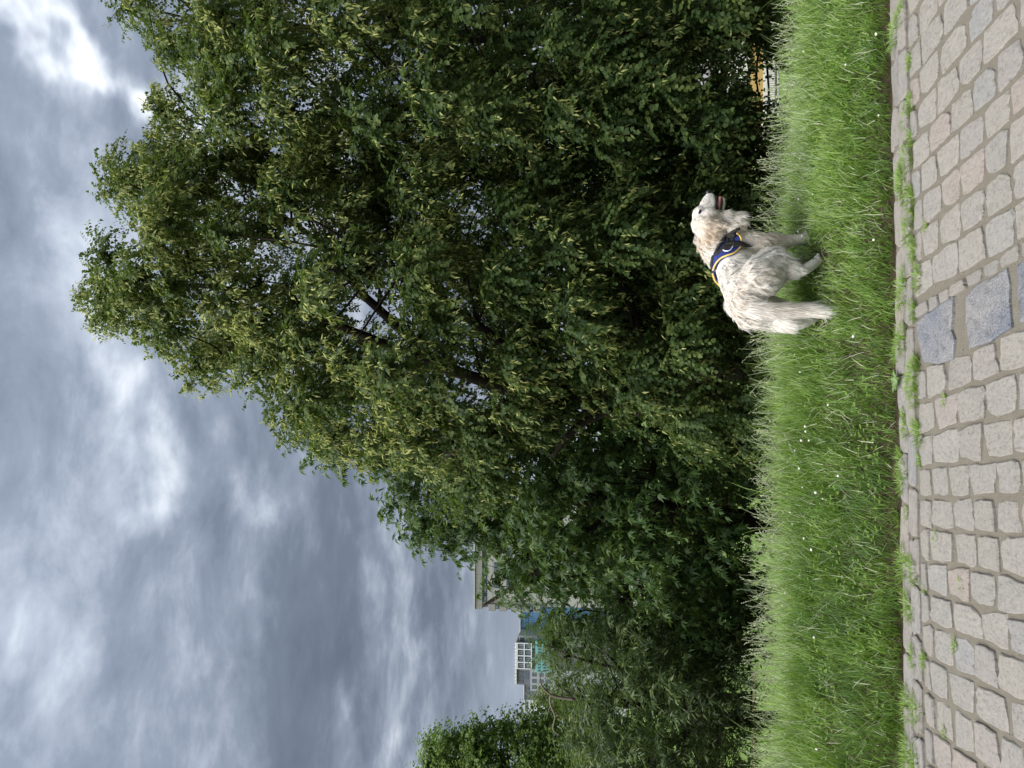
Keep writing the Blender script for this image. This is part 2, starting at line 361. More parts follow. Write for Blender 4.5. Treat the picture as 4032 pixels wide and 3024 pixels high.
# blue course
nL = np.array([DLf[1], -DLf[0]])
for (u, v, ln, wd) in ((1700, 3684, .36, .24), (1806, 3886, .345, .24), (1905, 4100, .30, .23)):
    bp = on_plane(u, v)[:2] - piv; b0 = (on_plane(1700, 3682)[:2] - piv) @ nL
    o = stone(BLUE, piv + nL * b0 + DLf * (bp @ DLf), math.atan2(DLf[1], DLf[0]), ln, wd, .004, .012)
bq = (on_plane(1700, 3682)[:2] - piv) @ nL
q = bq - .118
while q > -4.2:
    wq = rng.uniform(.138, .162); lay(DLf, q, q - wq, FIELD, fl, rng.uniform(.05, .2)); q -= wq
q = bq + .118
lay(DLf, q, q + .07, FIELD, lambda: rng.uniform(.10, .16)); q += .085
while q < 2.6:
    wq = rng.uniform(.138, .162); lay(DRt, q, q + wq, FIELD, fl, rng.uniform(.05, .2)); q += wq

GRIT = (1400, .25, 1.35)
r = np.random.default_rng(150); n = GRIT[0]; Pg = xy(r.uniform(-1, 5.2, n), r.uniform(.0, GRIT[2], n)); sz = r.uniform(.0015, .004, n); octv = np.array([(1, 0, 0), (-1, 0, 0), (0, 1, 0), (0, -1, 0), (0, 0, .7), (0, 0, -.7)])
V = (np.column_stack([Pg, np.full(n, -.004)])[:, None] + octv[None] * sz[:, None, None] * r.uniform(.6, 1.3, (n, 6, 1))).reshape(-1, 3)
of = np.array([(0, 2, 4), (2, 1, 4), (1, 3, 4), (3, 0, 4), (2, 0, 5), (1, 2, 5), (3, 1, 5), (0, 3, 5)])
obj('grit', mesh('grit', V, (np.arange(n)[:, None, None] * 6 + of[None]).reshape(-1, 3), MATS['edge_stone']), path, kind='stuff')
# ------------------------------------------------------------------ leaf and blade builders
def leaf_batch(Pp, D, Nn, ln, wd, tmpl):
    """one template leaf per point; returns V, F"""
    Pp = np.asarray(Pp); D = unit(D); Nn = unit(Nn - D * np.sum(D * Nn, 1, keepdims=True)); B = np.cross(Nn, D)
    tv, tf = tmpl; k = len(tv); n = len(Pp)
    V = (Pp[:, None] + D[:, None] * (tv[None, :, 0:1] * ln[:, None, None]) + B[:, None] * (tv[None, :, 1:2] * wd[:, None, None]) + Nn[:, None] * (tv[None, :, 2:3] * ln[:, None, None])).reshape(-1, 3)
    F = (np.arange(n)[:, None, None] * k + tf[None]).reshape(-1, tf.shape[1])
    return V, F
TF = np.array([[0, 1, 2, 3], [0, 3, 4, 5]])
T_HEART = (np.array([(0, 0, 0), (.14, .46, .05), (.52, .5, .03), (1, 0, -.10), (.52, -.5, .03), (.14, -.46, .05)]), TF)
T_LANCE = (np.array([(0, 0, 0), (.35, .42, .05), (.68, .45, .02), (1, 0, -.18), (.68, -.45, .02), (.35, -.42, .05)]), TF)
T_NARROW = (np.array([(0, 0, 0), (.30, .5, .03), (.65, .42, .0), (1, 0, -.12), (.65, -.42, .0), (.30, -.5, .03)]), TF)
T_BLADE = (np.array([(0, -.5, 0), (0, .5, 0), (.38, .46, .03), (.38, -.46, .03), (.72, .33, .14), (.72, -.33, .14), (1, .05, .34), (1, -.05, .34)]), np.array([[0, 1, 2, 3], [3, 2, 4, 5], [5, 4, 6, 7]]))
T_KITE = (np.array([(0, 0, 0), (.36, .5, .04), (1, 0, -.10), (.36, -.5, .04)]), np.array([[0, 1, 2, 3]]))
def inside(poly, Q):
    poly = np.asarray(poly, float); x, y = Q[:, 0], Q[:, 1]; c = np.zeros(len(Q), bool); j = len(poly) - 1
    for i in range(len(poly)):
        xi, yi, xj, yj = *poly[i], *poly[j]
        c ^= ((yi > y) != (yj > y)) & (x < (xj - xi) * (y - yi) / (yj - yi + 1e-9) + xi); j = i
    return c
def dist_poly(poly, Q):
    poly = np.asarray(poly, float); d = np.full(len(Q), 1e9)
    for i in range(len(poly)):
        a, b = poly[i], poly[(i + 1) % len(poly)]; ab = b - a
        t = np.clip(((Q - a) @ ab) / (ab @ ab + 1e-9), 0, 1); d = np.minimum(d, np.linalg.norm(Q - a - t[:, None] * ab, axis=1))
    return d
def crown_lobes(poly, Yc, thick, rpx, n, seed, rdist=420., front=.7):
    """puffs of foliage filling a rounded crown whose outline, seen from the path, is poly"""
    r = np.random.default_rng(seed); poly = np.asarray(poly, float); lo, hi = poly.min(0), poly.max(0); C = []
    best = []
    while len(best) < n:                                 # dart throwing with best candidates keeps the puffs apart
        Q = r.uniform(lo, hi, (60, 2)); Q = Q[inside(poly, Q)]
        if not len(Q): continue
        d = dist_poly(poly, Q); rad = r.uniform(.6, 1.15, len(Q)) * rpx; ok = d > rad * .38
        Q, d, rad = Q[ok], d[ok], rad[ok]
        if not len(Q): continue
        tk = thick * np.sqrt(np.clip(d / rdist, 0.02, 1)); f = r.random(len(Q)) < front
        Yv = Yc - tk * np.where(f, r.uniform(.65, 1.0, len(Q)), r.uniform(-.9, .5, len(Q)))
        W = np.array([at(a, b, y) for (a, b), y in zip(Q, Yv)])
        if C:
            dd = np.min(np.linalg.norm(W[:, None] - np.array(C)[None], axis=2), 1)
        else: dd = np.ones(len(W))
        k = np.argmax(dd[:8]); C.append(W[k]); best.append((W[k], rad[k] * Yv[k] / FPX, Q[k]))
    return best
def sprays(lobes, per, center, seed, leaf, twig=(.35, .65), nleaf=16, droop=.35, bract=None, shell=(.62, 1.05), inner=.32, flat=.85, hang=.45):
    r = np.random.default_rng(seed); LP, LD, LN, LL, LR = [], [], [], [], []; BP, BD, BN, BL, BR = [], [], [], [], []; TW = []
    for c, rad, _ in lobes:
        m_ = int(per * (rad / .55) ** 2) + 4
        out_ = unit(np.asarray(c) - center)
        d = unit(r.normal(size=(m_, 3)) + out_ * .45 + np.array([0, -.25, .25]))
        rr = np.where(r.random(m_) < inner, r.uniform(.1, .6, m_), r.uniform(*shell, m_)) * rad
        p0 = np.asarray(c) + d * rr[:, None] * np.array([1, 1, flat])
        L_ = r.uniform(*twig, m_); dirv = unit(d * .8 + r.normal(size=(m_, 3)) * .45 + np.array([0, 0, -hang]))
        t = (np.arange(nleaf) + .5) / nleaf
        pts = p0[:, None] + dirv[:, None] * ((t - .35)[None, :, None] * L_[:, None, None]); pts[..., 2] -= droop * (t ** 2)[None] * L_[:, None]
        side = unit(np.cross(dirv, np.array([0, 0, 1.]) + .01)); sg = np.where(np.arange(nleaf) % 2 == 0, 1., -1.)
        tang = dirv[:, None] - np.array([0, 0, 1.]) * (2 * droop * t)[None, :, None]
        ld = tang * .45 + side[:, None] * (sg[None, :, None] * .9) + np.array([0, 0, -.35]) + r.normal(size=pts.shape) * .38
        ln_ = d[:, None] * .75 + np.array([0, -.1, .75]) + r.normal(size=pts.shape) * .42
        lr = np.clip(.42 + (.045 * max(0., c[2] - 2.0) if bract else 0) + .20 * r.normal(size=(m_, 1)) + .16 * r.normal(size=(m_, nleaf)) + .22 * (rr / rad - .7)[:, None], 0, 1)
        LP.append(pts.reshape(-1, 3)); LD.append(ld.reshape(-1, 3)); LN.append(ln_.reshape(-1, 3)); LR.append(lr.ravel())
        LL.append((leaf * r.uniform(.65, 1.2, lr.shape)).ravel())
        TW.append((np.asarray(c), p0[:: max(1, m_ // 5)]))
        if bract:
            sel = rr > .6 * rad; k = int(bract * r.choice([.15, .6, 1.0, 2.2]) * m_ * np.interp(c[2], [-.5, 1.0, 4.0, 7.0], [.2, .7, 1.5, 2.4]))
            if sel.sum() and k:
                j = r.choice(np.nonzero(sel)[0], k); q = pts[j, r.integers(nleaf // 2, nleaf, k)] + r.normal(size=(k, 3)) * .02
                # flower bracts hang in little bunches
                for _b in range(2):
                    BP.append(q + r.normal(size=q.shape) * .025); BD.append(r.normal(size=q.shape) * .45 + np.array([0, 0, -.9]) + d[j] * .3); BN.append(d[j] + r.normal(size=q.shape) * .5 + np.array([0, 0, .5]))
                    BR.append(r.random(k)); BL.append(r.uniform(.055, .095, k))
    cat = np.concatenate
    o = [cat(LP), cat(LD), cat(LN), cat(LL), cat(LR)]
    b = [cat(BP), cat(BD), cat(BN), cat(BL), cat(BR)] if BP else None
    return o, b, TW
def opening(o, poly, seed):
    """a see-through hollow low in the foliage, where a view over the park opens"""
    d = o[0] - EYE; f_ = d @ FWD; Q = np.stack([1512 + (d @ RIGHT) / f_ * FPX, 2016 - (d @ UP) / f_ * FPX], 1)
    keep = ~(inside(poly, Q) & (np.random.default_rng(seed).random(len(Q)) < .9)); return [q[keep] for q in o]
HOLE = [(2662, 2962), (2700, 2945), (2742, 2958), (2752, 3020), (2742, 3085), (2650, 3085), (2645, 3000)]
def part_leaves(name, root, o, ratio, tmpl, mat, label=None, split=None):
    if split is not None:                                # leaves at the back of the crown get a simpler blade
        bk_ = o[0][:, 1] > split; ob = [q[bk_] for q in o]; o = [q[~bk_] for q in o]
        V, F = leaf_batch(ob[0], ob[1], ob[2], ob[3], ob[3] * ratio * 1.05, T_KITE)
        obj(name, mesh(name, local(V, root), F, MATS[mat], False, {'rnd': np.repeat(ob[4], 4)}), root, kind='stuff')
    V, F = leaf_batch(o[0], o[1], o[2], o[3], o[3] * ratio, tmpl); k = len(tmpl[0])
    return obj(name, mesh(name, local(V, root), F, MATS[mat], False, {'rnd': np.repeat(o[4], k)}), root, kind='stuff', label=label)
def limb_parts(root, trunk_path, trunk_r, limbs, twigs, seed, mat='bark', tr=.011):
    r = np.random.default_rng(seed)
    P = smooth_path(trunk_path, 6); rad = np.interp(np.linspace(0, 1, len(P)), np.linspace(0, 1, len(trunk_r)), trunk_r)
    P = P + np.column_stack([wav(P, seed + i, 2.5) for i in range(3)]) * .03
    V, F = tube(P, rad, 10); obj('trunk', mesh('trunk', local(V, root), F, MATS[mat], True), root)
    allV, allF = [], []
    hubs = [P]
    for pts, r0, r1 in limbs:
        p = smooth_path(pts, 6); p = p + np.column_stack([wav(p, seed + 9 + i, 3) for i in range(3)]) * .04
        V, F = tube(p, np.linspace(r0, r1, len(p)), 7); obj('limb', mesh('limb', local(V, root), F, MATS[mat], True), root); hubs.append(p)
    H = np.concatenate(hubs)
    for c, ends in twigs:
        lowr = H[np.argsort(np.linalg.norm(H - c, axis=1) + .5 * np.maximum(0, H[:, 2] - c[2]))[0]]
        mid = (lowr + c) / 2 + r.normal(size=3) * .12 + np.array([0, 0, .12])
        tube(smooth_path([lowr, mid, c], 3), np.linspace(tr * 1.9, tr * .7, 7), 5, False, allV, allF)
        for e in ends: tube(np.array([c, (c + e) / 2 + r.normal(size=3) * .05, e]), np.array([tr * .6, tr * .42, tr * .25]), 4, False, allV, allF)
    obj('branches', mesh('branches', local(allV, root), allF, MATS[mat], True), root, kind='stuff')

def wp(lst): return [at(*q) for q in lst]
# ------------------------------------------------------------------ trees on the bank
polyA = [(1880, 345), (1800, 345), (1730, 400), (1640, 500), (1575, 580), (1600, 690), (1520, 800), (1560, 948), (1420, 1057), (1290, 1160), (1210, 1400), (1110, 1650), (1040, 1800), (1100, 1960), (1270, 2100), (1400, 2330), (1300, 2480), (1190, 2700), (1150, 2880), (1250, 3040), (2300, 3080), (2470, 3000), (2470, 640), (2349, 447), (2185, 420), (2050, 390)]
polyB = [(2280, 640), (2477, 540), (2640, 640), (2720, 690), (2842, 580), (2960, 480), (3100, 420), (3250, 430), (3350, 700), (3380, 3080), (2800, 3110), (2760, 2955), (2655, 2955), (2620, 3110), (2300, 3100), (2240, 1500)]
polyC = [(1300, 1110), (1128, 1375), (1055, 1503), (860, 1700), (770, 1860), (735, 1950), (670, 2060), (500, 2130), (430, 2400), (400, 2700), (520, 2960), (900, 2985), (1300, 3000), (1500, 2750), (1460, 2000), (1420, 1300)]
polyD = [(560, 2090), (435, 2110), (300, 2190), (100, 2225), (-150, 2230), (-420, 2350), (-420, 2900), (60, 2890), (330, 2975), (560, 2960), (620, 2500)]
def gz(p): return float(ground_z(np.array(p)[None, :2])[0])
def tree_root(name, base, **kw): return empty(name, (base[0], base[1], gz(base)), **kw)

bA = at(1600, 2900, 10.6); rA = tree_root('linden_tree', bA, label='tall flowering linden tree behind the dog with pale yellow-green bracts', cat='tree', group='trees on the bank behind the verge')
lobA = crown_lobes(polyA, 10.6, 2.3, 150, 195, 21, 420, .74)
oA, brA, twA = sprays(lobA, 128, np.array(at(1750, 1700, 10.6)), 22, .050, twig=(.22, .42), bract=.85)
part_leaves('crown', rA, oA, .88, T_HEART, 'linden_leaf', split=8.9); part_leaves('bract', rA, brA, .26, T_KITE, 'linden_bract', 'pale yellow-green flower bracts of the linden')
limb_parts(rA, [np.array([bA[0], bA[1], gz(bA) - .2])] + wp([(1560, 2700, 10.6), (1490, 2300, 10.5), (1470, 2080, 10.4), (1600, 1700, 10.5), (1750, 1300, 10.6), (1890, 900, 10.6), (1890, 520, 10.6)]), [.20, .17, .13, .10, .08, .06, .04, .02],
           [(wp([(1490, 2250, 10.5), (1400, 2120, 10.1), (1330, 1980, 9.9), (1250, 1800, 9.9)]), .075, .025), (wp([(1480, 2150, 10.4), (1640, 2000, 9.8), (1850, 1750, 9.4), (2000, 1500, 9.4)]), .09, .03),
            (wp([(1530, 2600, 10.6), (1430, 2440, 10.2), (1340, 2260, 9.9), (1220, 2180, 9.8)]), .08, .03), (wp([(1600, 1700, 10.5), (1850, 1450, 10.6), (2150, 1150, 10.7), (2250, 800, 10.7)]), .08, .02),
            (wp([(1750, 1300, 10.6), (1640, 1050, 10.5), (1620, 800, 10.5)]), .05, .015), (wp([(1890, 900, 10.6), (1960, 760, 10.2), (2050, 640, 10.1)]), .045, .012), (wp([(1540, 2600, 10.6), (1900, 2450, 9.6), (2200, 2420, 9.2)]), .09, .03)], twA, 23)
bB = at(2900, 2900, 11.7); rB = tree_root('linden_tree', bB, label='linden tree cut by the picture edge, right of the dog over the yellow house', cat='tree', group='trees on the bank behind the verge')
lobB = crown_lobes(polyB, 10.4, 2.1, 150, 150, 31, 420, .68)
oB, brB, twB = sprays(lobB, 118, np.array(at(2850, 1700, 10.4)), 32, .051, twig=(.22, .42), bract=.6)
oB = opening(oB, HOLE, 1); brB = opening(brB, HOLE, 3)
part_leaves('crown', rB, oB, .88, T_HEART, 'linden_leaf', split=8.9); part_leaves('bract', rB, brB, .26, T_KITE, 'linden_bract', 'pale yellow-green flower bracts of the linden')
limb_parts(rB, [np.array([bB[0], bB[1], gz(bB) - .2])] + wp([(2900, 2600, 11.7), (2880, 2000, 11.8), (2900, 1500, 11.8), (2920, 1000, 11.8), (2940, 640, 11.8)]), [.17, .14, .11, .08, .05, .02],
           [(wp([(2880, 2100, 11.8), (2650, 1700, 11.2), (2500, 1300, 11.2), (2450, 900, 11.2)]), .08, .02), (wp([(2890, 1800, 11.8), (3100, 1500, 11.2), (3300, 1100, 11.2)]), .07, .02), (wp([(2890, 2300, 11.7), (2600, 2250, 10.6), (2400, 2150, 10.4)]), .07, .02)], twB, 33)
bC = at(950, 2930, 12.6); rC = tree_root('chestnut_tree', bC, label='broad chestnut tree with long fingered leaves left of the linden', cat='tree', group='trees on the bank behind the verge')
lobC = crown_lobes(polyC, 12.4, 1.9, 150, 85, 41, 380, .7)
def fingered(o, seed, k=5, ratio=1.0):
    """every leaf becomes a fan of leaflets"""
    r = np.random.default_rng(seed); P_, D_, N_, L_, R_ = o; D_ = unit(D_); N_ = unit(N_ - D_ * np.sum(D_ * N_, 1, keepdims=True)); B_ = np.cross(N_, D_); out_ = []
    for a, s in zip(np.linspace(-1.25, 1.25, k), (.62, .9, 1.0, .9, .62) if k == 5 else np.ones(k)):
        d = D_ * math.cos(a) + B_ * math.sin(a) + np.array([0, 0, -.32]) + r.normal(size=D_.shape) * .12
        out_.append((P_, d, N_ + r.normal(size=D_.shape) * .25, L_ * s * r.uniform(.85, 1.1, len(L_)), np.clip(R_ + r.normal(size=len(R_)) * .10, 0, 1)))
    return [np.concatenate([x[i] for x in out_]) for i in range(5)]
oC, _, twC = sprays(lobC, 34, np.array(at(950, 2200, 12.4)), 42, .135, nleaf=7, twig=(.3, .6), droop=.2, hang=.15)
part_leaves('crown', rC, fingered(oC, 43), .28, T_KITE, 'chestnut_leaf')
limb_parts(rC, [np.array([bC[0], bC[1], gz(bC) - .2])] + wp([(1000, 2700, 12.6), (1060, 2450, 12.5), (1080, 2150, 12.4), (1150, 1800, 12.4), (1230, 1450, 12.4)]), [.2, .17, .14, .1, .06, .02],
           [(wp([(1320, 2610, 12.0), (1230, 2590, 11.8), (1130, 2560, 11.6), (1050, 2590, 11.5)]), .07, .04), (wp([(1060, 2450, 12.5), (850, 2250, 12.2), (700, 2000, 12.2), (640, 1900, 12.2)]), .08, .02), (wp([(1040, 2550, 12.5), (800, 2550, 12.0), (600, 2450, 11.8)]), .07, .02)], twC, 44)
bD = at(190, 2990, 11.8); rD = tree_root('willow_leaved_tree', bD, label='low narrow-leaved tree with a bare dead branch at the bottom picture edge', cat='tree', group='trees on the bank behind the verge')
lobD = crown_lobes(polyD, 11.8, 1.4, 140, 70, 51, 300, .7)
oD, _, twD = sprays(lobD, 56, np.array(at(150, 2550, 11.8)), 52, .10, nleaf=16, twig=(.25, .5), droop=.1, hang=-.05)
part_leaves('crown', rD, oD, .24, T_KITE, 'willow_leaf')
limb_parts(rD, [np.array([bD[0], bD[1], gz(bD) - .2])] + wp([(194, 2960, 11.8), (200, 2750, 11.8), (260, 2450, 11.7), (290, 2230, 11.6)]), [.13, .12, .10, .06, .02],
           [(wp([(200, 2780, 11.8), (60, 2600, 11.6), (-60, 2400, 11.6)]), .06, .02), (wp([(230, 2600, 11.8), (380, 2450, 11.6), (450, 2250, 11.6)]), .05, .015)], twD, 53)
for pts, r0 in (([(270, 2265), (278, 2200), (284, 2170), (254, 2167), (216, 2182), (200, 2186), (153, 2178), (128, 2203)], .020), ([(284, 2172), (313, 2140), (343, 2127), (377, 2131), (385, 2161)], .014), ([(216, 2182), (200, 2215), (195, 2235)], .009), ([(250, 2170), (225, 2160), (196, 2153)], .008)):
    p = smooth_path([at(a, b, 10.35) for a, b in pts], 4); V, F = tube(p, np.linspace(r0, r0 * .45, len(p)), 6)
    obj('dead_branch', mesh('dead_branch', local(V, rD), F, MATS['dead_wood'], True), rD, label='bare grey dead branch')
polyG = [(760, 2000), (1100, 1900), (1500, 1950), (2200, 1700), (2600, 1500), (3000, 1500), (3400, 1800), (3400, 3040), (2850, 3040), (2810, 2860), (2610, 2860), (2560, 3040), (1500, 3030), (1000, 2960), (760, 2930)]
bG = at(1900, 2900, 15.8); rG = tree_root('gap_darkening_tree', bG, label='added bushy tree that keeps the gaps behind the lindens dark', cat='tree', group='trees on the bank behind the verge')  # added tree: its foliage stands in for the deep shade between the crowns
lobG = crown_lobes(polyG, 15.8, 1.2, 190, 75, 81, 300, .5)
oG, _, twG = sprays(lobG, 24, np.array(at(1900, 2500, 15.8)), 82, .13, nleaf=9, twig=(.4, .7))
oG = opening(oG, HOLE, 2)
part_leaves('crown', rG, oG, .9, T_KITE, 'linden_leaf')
limb_parts(rG, [np.array([bG[0], bG[1], gz(bG) - .2])] + wp([(1900, 2600, 15.8), (1900, 2200, 15.8), (1900, 1950, 15.8)]), [.2, .16, .1, .03], [(wp([(1900, 2600, 15.8), (1400, 2300, 15.8), (1000, 2100, 15.8)]), .09, .02), (wp([(1900, 2600, 15.8), (2400, 2300, 15.8), (3000, 2050, 15.8)]), .09, .02)], twG, 83)
# trees further off
def far_tree(name, poly, Yc, thick, rpx, n, per, leaf, mat, seed, label, base, **kw):
    b = at(base[0], 2900, Yc); root = tree_root(name, b, label=label, cat='tree', **kw)
    lob = crown_lobes(poly, Yc, thick, rpx, n, seed, 120, .6)
    o, _, tw = sprays(lob, per, np.array(at(*np.mean(poly, 0), Yc)), seed + 1, leaf, twig=(leaf * 4, leaf * 8), nleaf=10, droop=.1, hang=-.1)
    part_leaves('crown', root, o, 1.0, T_KITE, mat)
    top = at(*base, Yc); limb_parts(root, [np.array([b[0], b[1], gz(b) - .2]), np.array([b[0], b[1], (gz(b) + top[2]) / 2]), top], [.35, .28, .06], [], tw, seed + 2, tr=.035)
far_tree('leafy_tree', [(250, 2200), (200, 2120), (215, 2060), (180, 1990), (190, 1900), (150, 1790), (120, 1690), (40, 1650), (-120, 1600), (-260, 1800), (-260, 2400), (200, 2400)], 34, 2.5, 62, 150, 26, .14, 'far_leaf', 61, 'fresh green broadleaf tree rising above the low tree at the bottom picture edge', (-40, 1900))
far_tree('yellowish_tree', [(335, 2250), (325, 2140), (300, 2105), (255, 2110), (225, 2150), (200, 2250), (200, 2420), (340, 2420)], 60, 2.2, 34, 40, 8, .20, 'far_yellow_leaf', 71, 'small yellowish round tree in front of the apartment block', (275, 2200))

wood = crown_lobes([(-900, 2420), (-300, 2330), (300, 2400), (650, 2300), (1200, 2240), (2000, 2260), (2800, 2220), (3600, 2300), (3600, 2900), (2900, 2900), (2000, 2905), (600, 2880), (-900, 2890)], 78, 3.0, 95, 90, 91, 200, .6)  # added backdrop foliage, so gaps in the crowns show dark instead of bright lawn
oW, _, _ = sprays(wood, 2.2, np.array(at(1500, 2600, 80)), 92, .75, nleaf=9, twig=(1.0, 1.8), hang=0)
V, F = leaf_batch(oW[0], oW[1], oW[2], oW[3], oW[3], T_KITE)
obj('added_far_wood', mesh('added_far_wood', V, F, MATS['linden_leaf'], False, {'rnd': np.repeat(oW[4], 4)}), label='added far foliage that darkens the gaps between the tree crowns', cat='wood', kind='stuff')
# ------------------------------------------------------------------ lawn things down in the park
def zat(v, Y): return at(1512, v, Y)[2]
def xat(u, Y, v=2200): return at(u, v, Y)[0]
LZ = -10.1
def picket_fence(u0, u1, v, label, mat, h=.42):
    p0, p1 = on_plane(u0, v, LZ), on_plane(u1, v, LZ); Yf = p0[1]; x0, x1 = sorted((p0[0], p1[0]))
    root = empty('picket_fence', (x0, Yf, LZ), label=label, cat='fence', group='low fences in the park below')
    n = max(4, int((x1 - x0) / .16)); sh = mesh('picket', *box((-.034, -.012, 0), (.034, .012, h)), MATS[mat])
    for i in range(n):
        o = obj('picket', sh, root); o.location = (i * (x1 - x0) / (n - 1), 0, 0)
    for z in (.12, h - .08): obj('rail', mesh('rail', *box((-.05, .014, z), (x1 - x0 + .05, .04, z + .05)), MATS[mat]), root)
picket_fence(590, 700, 3011, 'low dark picket fence on the lawn under the chestnut tree', 'fence_wood')
picket_fence(225, 380, 2984, 'low pale picket fence on the lawn beside the dark trunk', 'fence_wood_pale')
picket_fence(-60, 165, 2984, 'low pale picket fence at the bottom picture edge', 'fence_wood_pale')

# yellow house with railing, seen through a gap under the right linden
Yh = on_plane(2690, 3066, LZ)[1]; xa, xb = xat(2560, Yh, 3000), xat(2900, Yh, 3000)
z1, z2 = zat(3018, Yh), zat(2962, Yh)
hr = empty('yellow_house', ((xa + xb) / 2, Yh + 4, LZ), label='yellow and white house glimpsed through the gap in the leaves', cat='house')
def hb(nm, b, mat, **k): V, F = box(*b); return obj(nm, mesh(nm, local(V, hr), F, MATS[mat]), hr, **k)
hb('plinth', ((xa, Yh + .9, LZ - .5), (xb, Yh + 8, z1)), 'wall_white'); hb('wall', ((xa + .02, Yh + .93, z1), (xb - .02, Yh + 7.9, z2)), 'wall_yellow')
hb('upper_wall', ((xa, Yh + .9, z2), (xb, Yh + 8, z2 + 2.4)), 'wall_white'); hb('roof', ((xa - .3, Yh + .6, z2 + 2.4), (xb + .3, Yh + 8.3, z2 + 2.7)), 'concrete_dark')
hb('vent', ((xat(2700, Yh), Yh + .84, zat(3040, Yh)), (xat(2712, Yh), Yh + .9, zat(3026, Yh))), 'frame_grey')
rr_ = empty('railing', (xa, Yh, LZ), label='thin black iron railing in front of the yellow house', cat='railing')
ht = zat(3024, Yh) - LZ; nb = int((xb - xa) / .145)
bar = mesh('baluster', *box((-.012, -.012, 0), (.012, .012, ht)), MATS['iron_black'])
for i in range(nb + 1):
    o = obj('baluster', bar, rr_); o.location = (i * (xb - xa) / nb, 0, .05)
for z in (.12, ht - .02, ht * .3): obj('rail', mesh('rail', *box((0, .013, z), (xb - xa, .045, z + .035)), MATS['iron_black']), rr_)
V, F = box((xa - 6, Yh - .35, LZ - .3), (xb + 6, Yh - .05, LZ + .1)); obj('kerb', mesh('kerb', V, F, MATS['gravel_grey']), kind='structure')
pz = on_plane(2690, 3110, LZ)[1]
obj('park_path', mesh('park_path', [(xa - 20, pz - 1.2, LZ + .03), (xb + 20, pz - 1.2, LZ + .03), (xb + 20, pz + .6, LZ + .03), (xa - 20, pz + .6, LZ + .03)], [(0, 1, 2, 3)], MATS['gravel_grey']), kind='structure')

# ------------------------------------------------------------------ buildings on the skyline
def bld(name, Y, u, label, **kw): return empty(name, (xat(u, Y), Y, LZ), label=label, cat='building', **kw)
def slab(root, nm, u0, u1, v0, v1, Y, dep, mat, base=None, parent=None, **k):
    """box between picture columns u0..u1 and rows v0..v1 (v0 on top), front face at Y"""
    a, b = xat(u0, Y), xat(u1, Y); zt = zat(v0, Y); zb = zat(v1, Y) if base is None else base
    V, F = box((a, Y, zb), (b, Y + dep, zt)); o = obj(nm, mesh(nm, local(V, root), F, MATS[mat]), parent or root, **k)
    return o
Y1 = 200.
b1 = bld('concrete_tower', Y1, 800, 'grey concrete office tower with stacked box bays behind the chestnut tree')
slab(b1, 'wall', 634, 1080, 1919, 0, Y1, 18, 'concrete', LZ)
slab(b1, 'upper_floor', 624, 1080, 1898, 1919, Y1 + .8, 16, 'concrete_dark')
for i, u in enumerate(np.arange(632, 790, 17.5)):
    o = slab(b1, 'window', u, u + 15, 1900, 1918, Y1 + .62, .15, 'window_glass')
    if i % 3 != 2: slab(b1, 'blind', u + 1, u + 14, 1901 + (i % 2) * 6, 1914, Y1 + .55, .05, 'blind_white', parent=o)
    slab(b1, 'mullion', u + 15, u + 17, 1899, 1919, Y1 + .4, .3, 'frame_grey')
for u in np.arange(615, 1080, 17.3): slab(b1, 'parapet_panel', u, u + 16.9, 1869, 1898, Y1 - .5, 17, 'concrete_brown')
slab(b1, 'ledge', 612, 1082, 1866.6, 1868.8, Y1 - .8, 18, 'roof_light')
for v in (1923, 1967, 2012, 2056, 2100): slab(b1, 'bay_box', 612, 636, v, v + 27, Y1 - .9, 8, 'concrete_brown'); slab(b1, 'bay_lip', 609.5, 612, v + .5, v + 26.5, Y1 - .5, 7, 'concrete_dark')
for v in (1950, 1994, 2039, 2083):
    o = slab(b1, 'window', 618, 634, v + .5, v + 16, Y1 - .1, 3, 'window_glass'); slab(b1, 'blind', 620, 632, v + 2, v + 10, Y1 - .2, .06, 'blind_white', parent=o)
for v in range(1940, 2160, 36): slab(b1, 'panel_joint', 640, 1078, v, v + .9, Y1 - .04, .05, 'concrete_dark')
for k in range(5):
    for j in range(4): slab(b1, 'window', 700 + k * 62, 742 + k * 62, 1945 + j * 48, 1970 + j * 48, Y1 - .06, .1, 'window_glass')
Y2 = 260.
b2 = bld('blue_hall', Y2, 560, 'flat blue clad hall between the concrete tower and the apartment block')
slab(b2, 'wall', 508, 640, 2049, 0, Y2, 20, 'cladding_blue', LZ)
for u in range(512, 636, 9): slab(b2, 'seam', u, u + 1.1, 2051, 2100, Y2 - .12, .1, 'cladding_blue_dark')
for v in (2058, 2068, 2079): slab(b2, 'seam', 509, 639, v, v + .9, Y2 - .14, .1, 'cladding_blue_dark')
slab(b2, 'roof_edge', 506, 642, 2046.6, 2049, Y2 - .4, 21, 'roof_light')
Y3 = 250.
b3 = bld('apartment_block', Y3, 420, 'grey apartment block with a white window grid and turquoise lower floors')
slab(b3, 'wall', 322, 486, 2034, 0, Y3 + 1.2, 16, 'brick_grey', LZ); slab(b3, 'roof', 322, 487, 2030, 2034, Y3 + .6, 17, 'roof_light')
for u in range(326, 486, 14): slab(b3, 'roof_vent', u, u + 6, 2027, 2030, Y3 + 2, 2, 'roof_light')
slab(b3, 'side_wing', 486, 516, 2043, 0, Y3 + 3, 14, 'panel_grey', LZ); slab(b3, 'window', 494, 508, 2047, 2062, Y3 + 2.9, .12, 'window_glass')
gr = slab(b3, 'bay_wall', 384, 486, 2036, 2094, Y3 + .4, .8, 'brick_grey')
for u in (383, 408, 434, 459.5, 483): slab(b3, 'white_post', u, u + 4, 2034.5, 2094.5, Y3 - .1, .6, 'render_white')
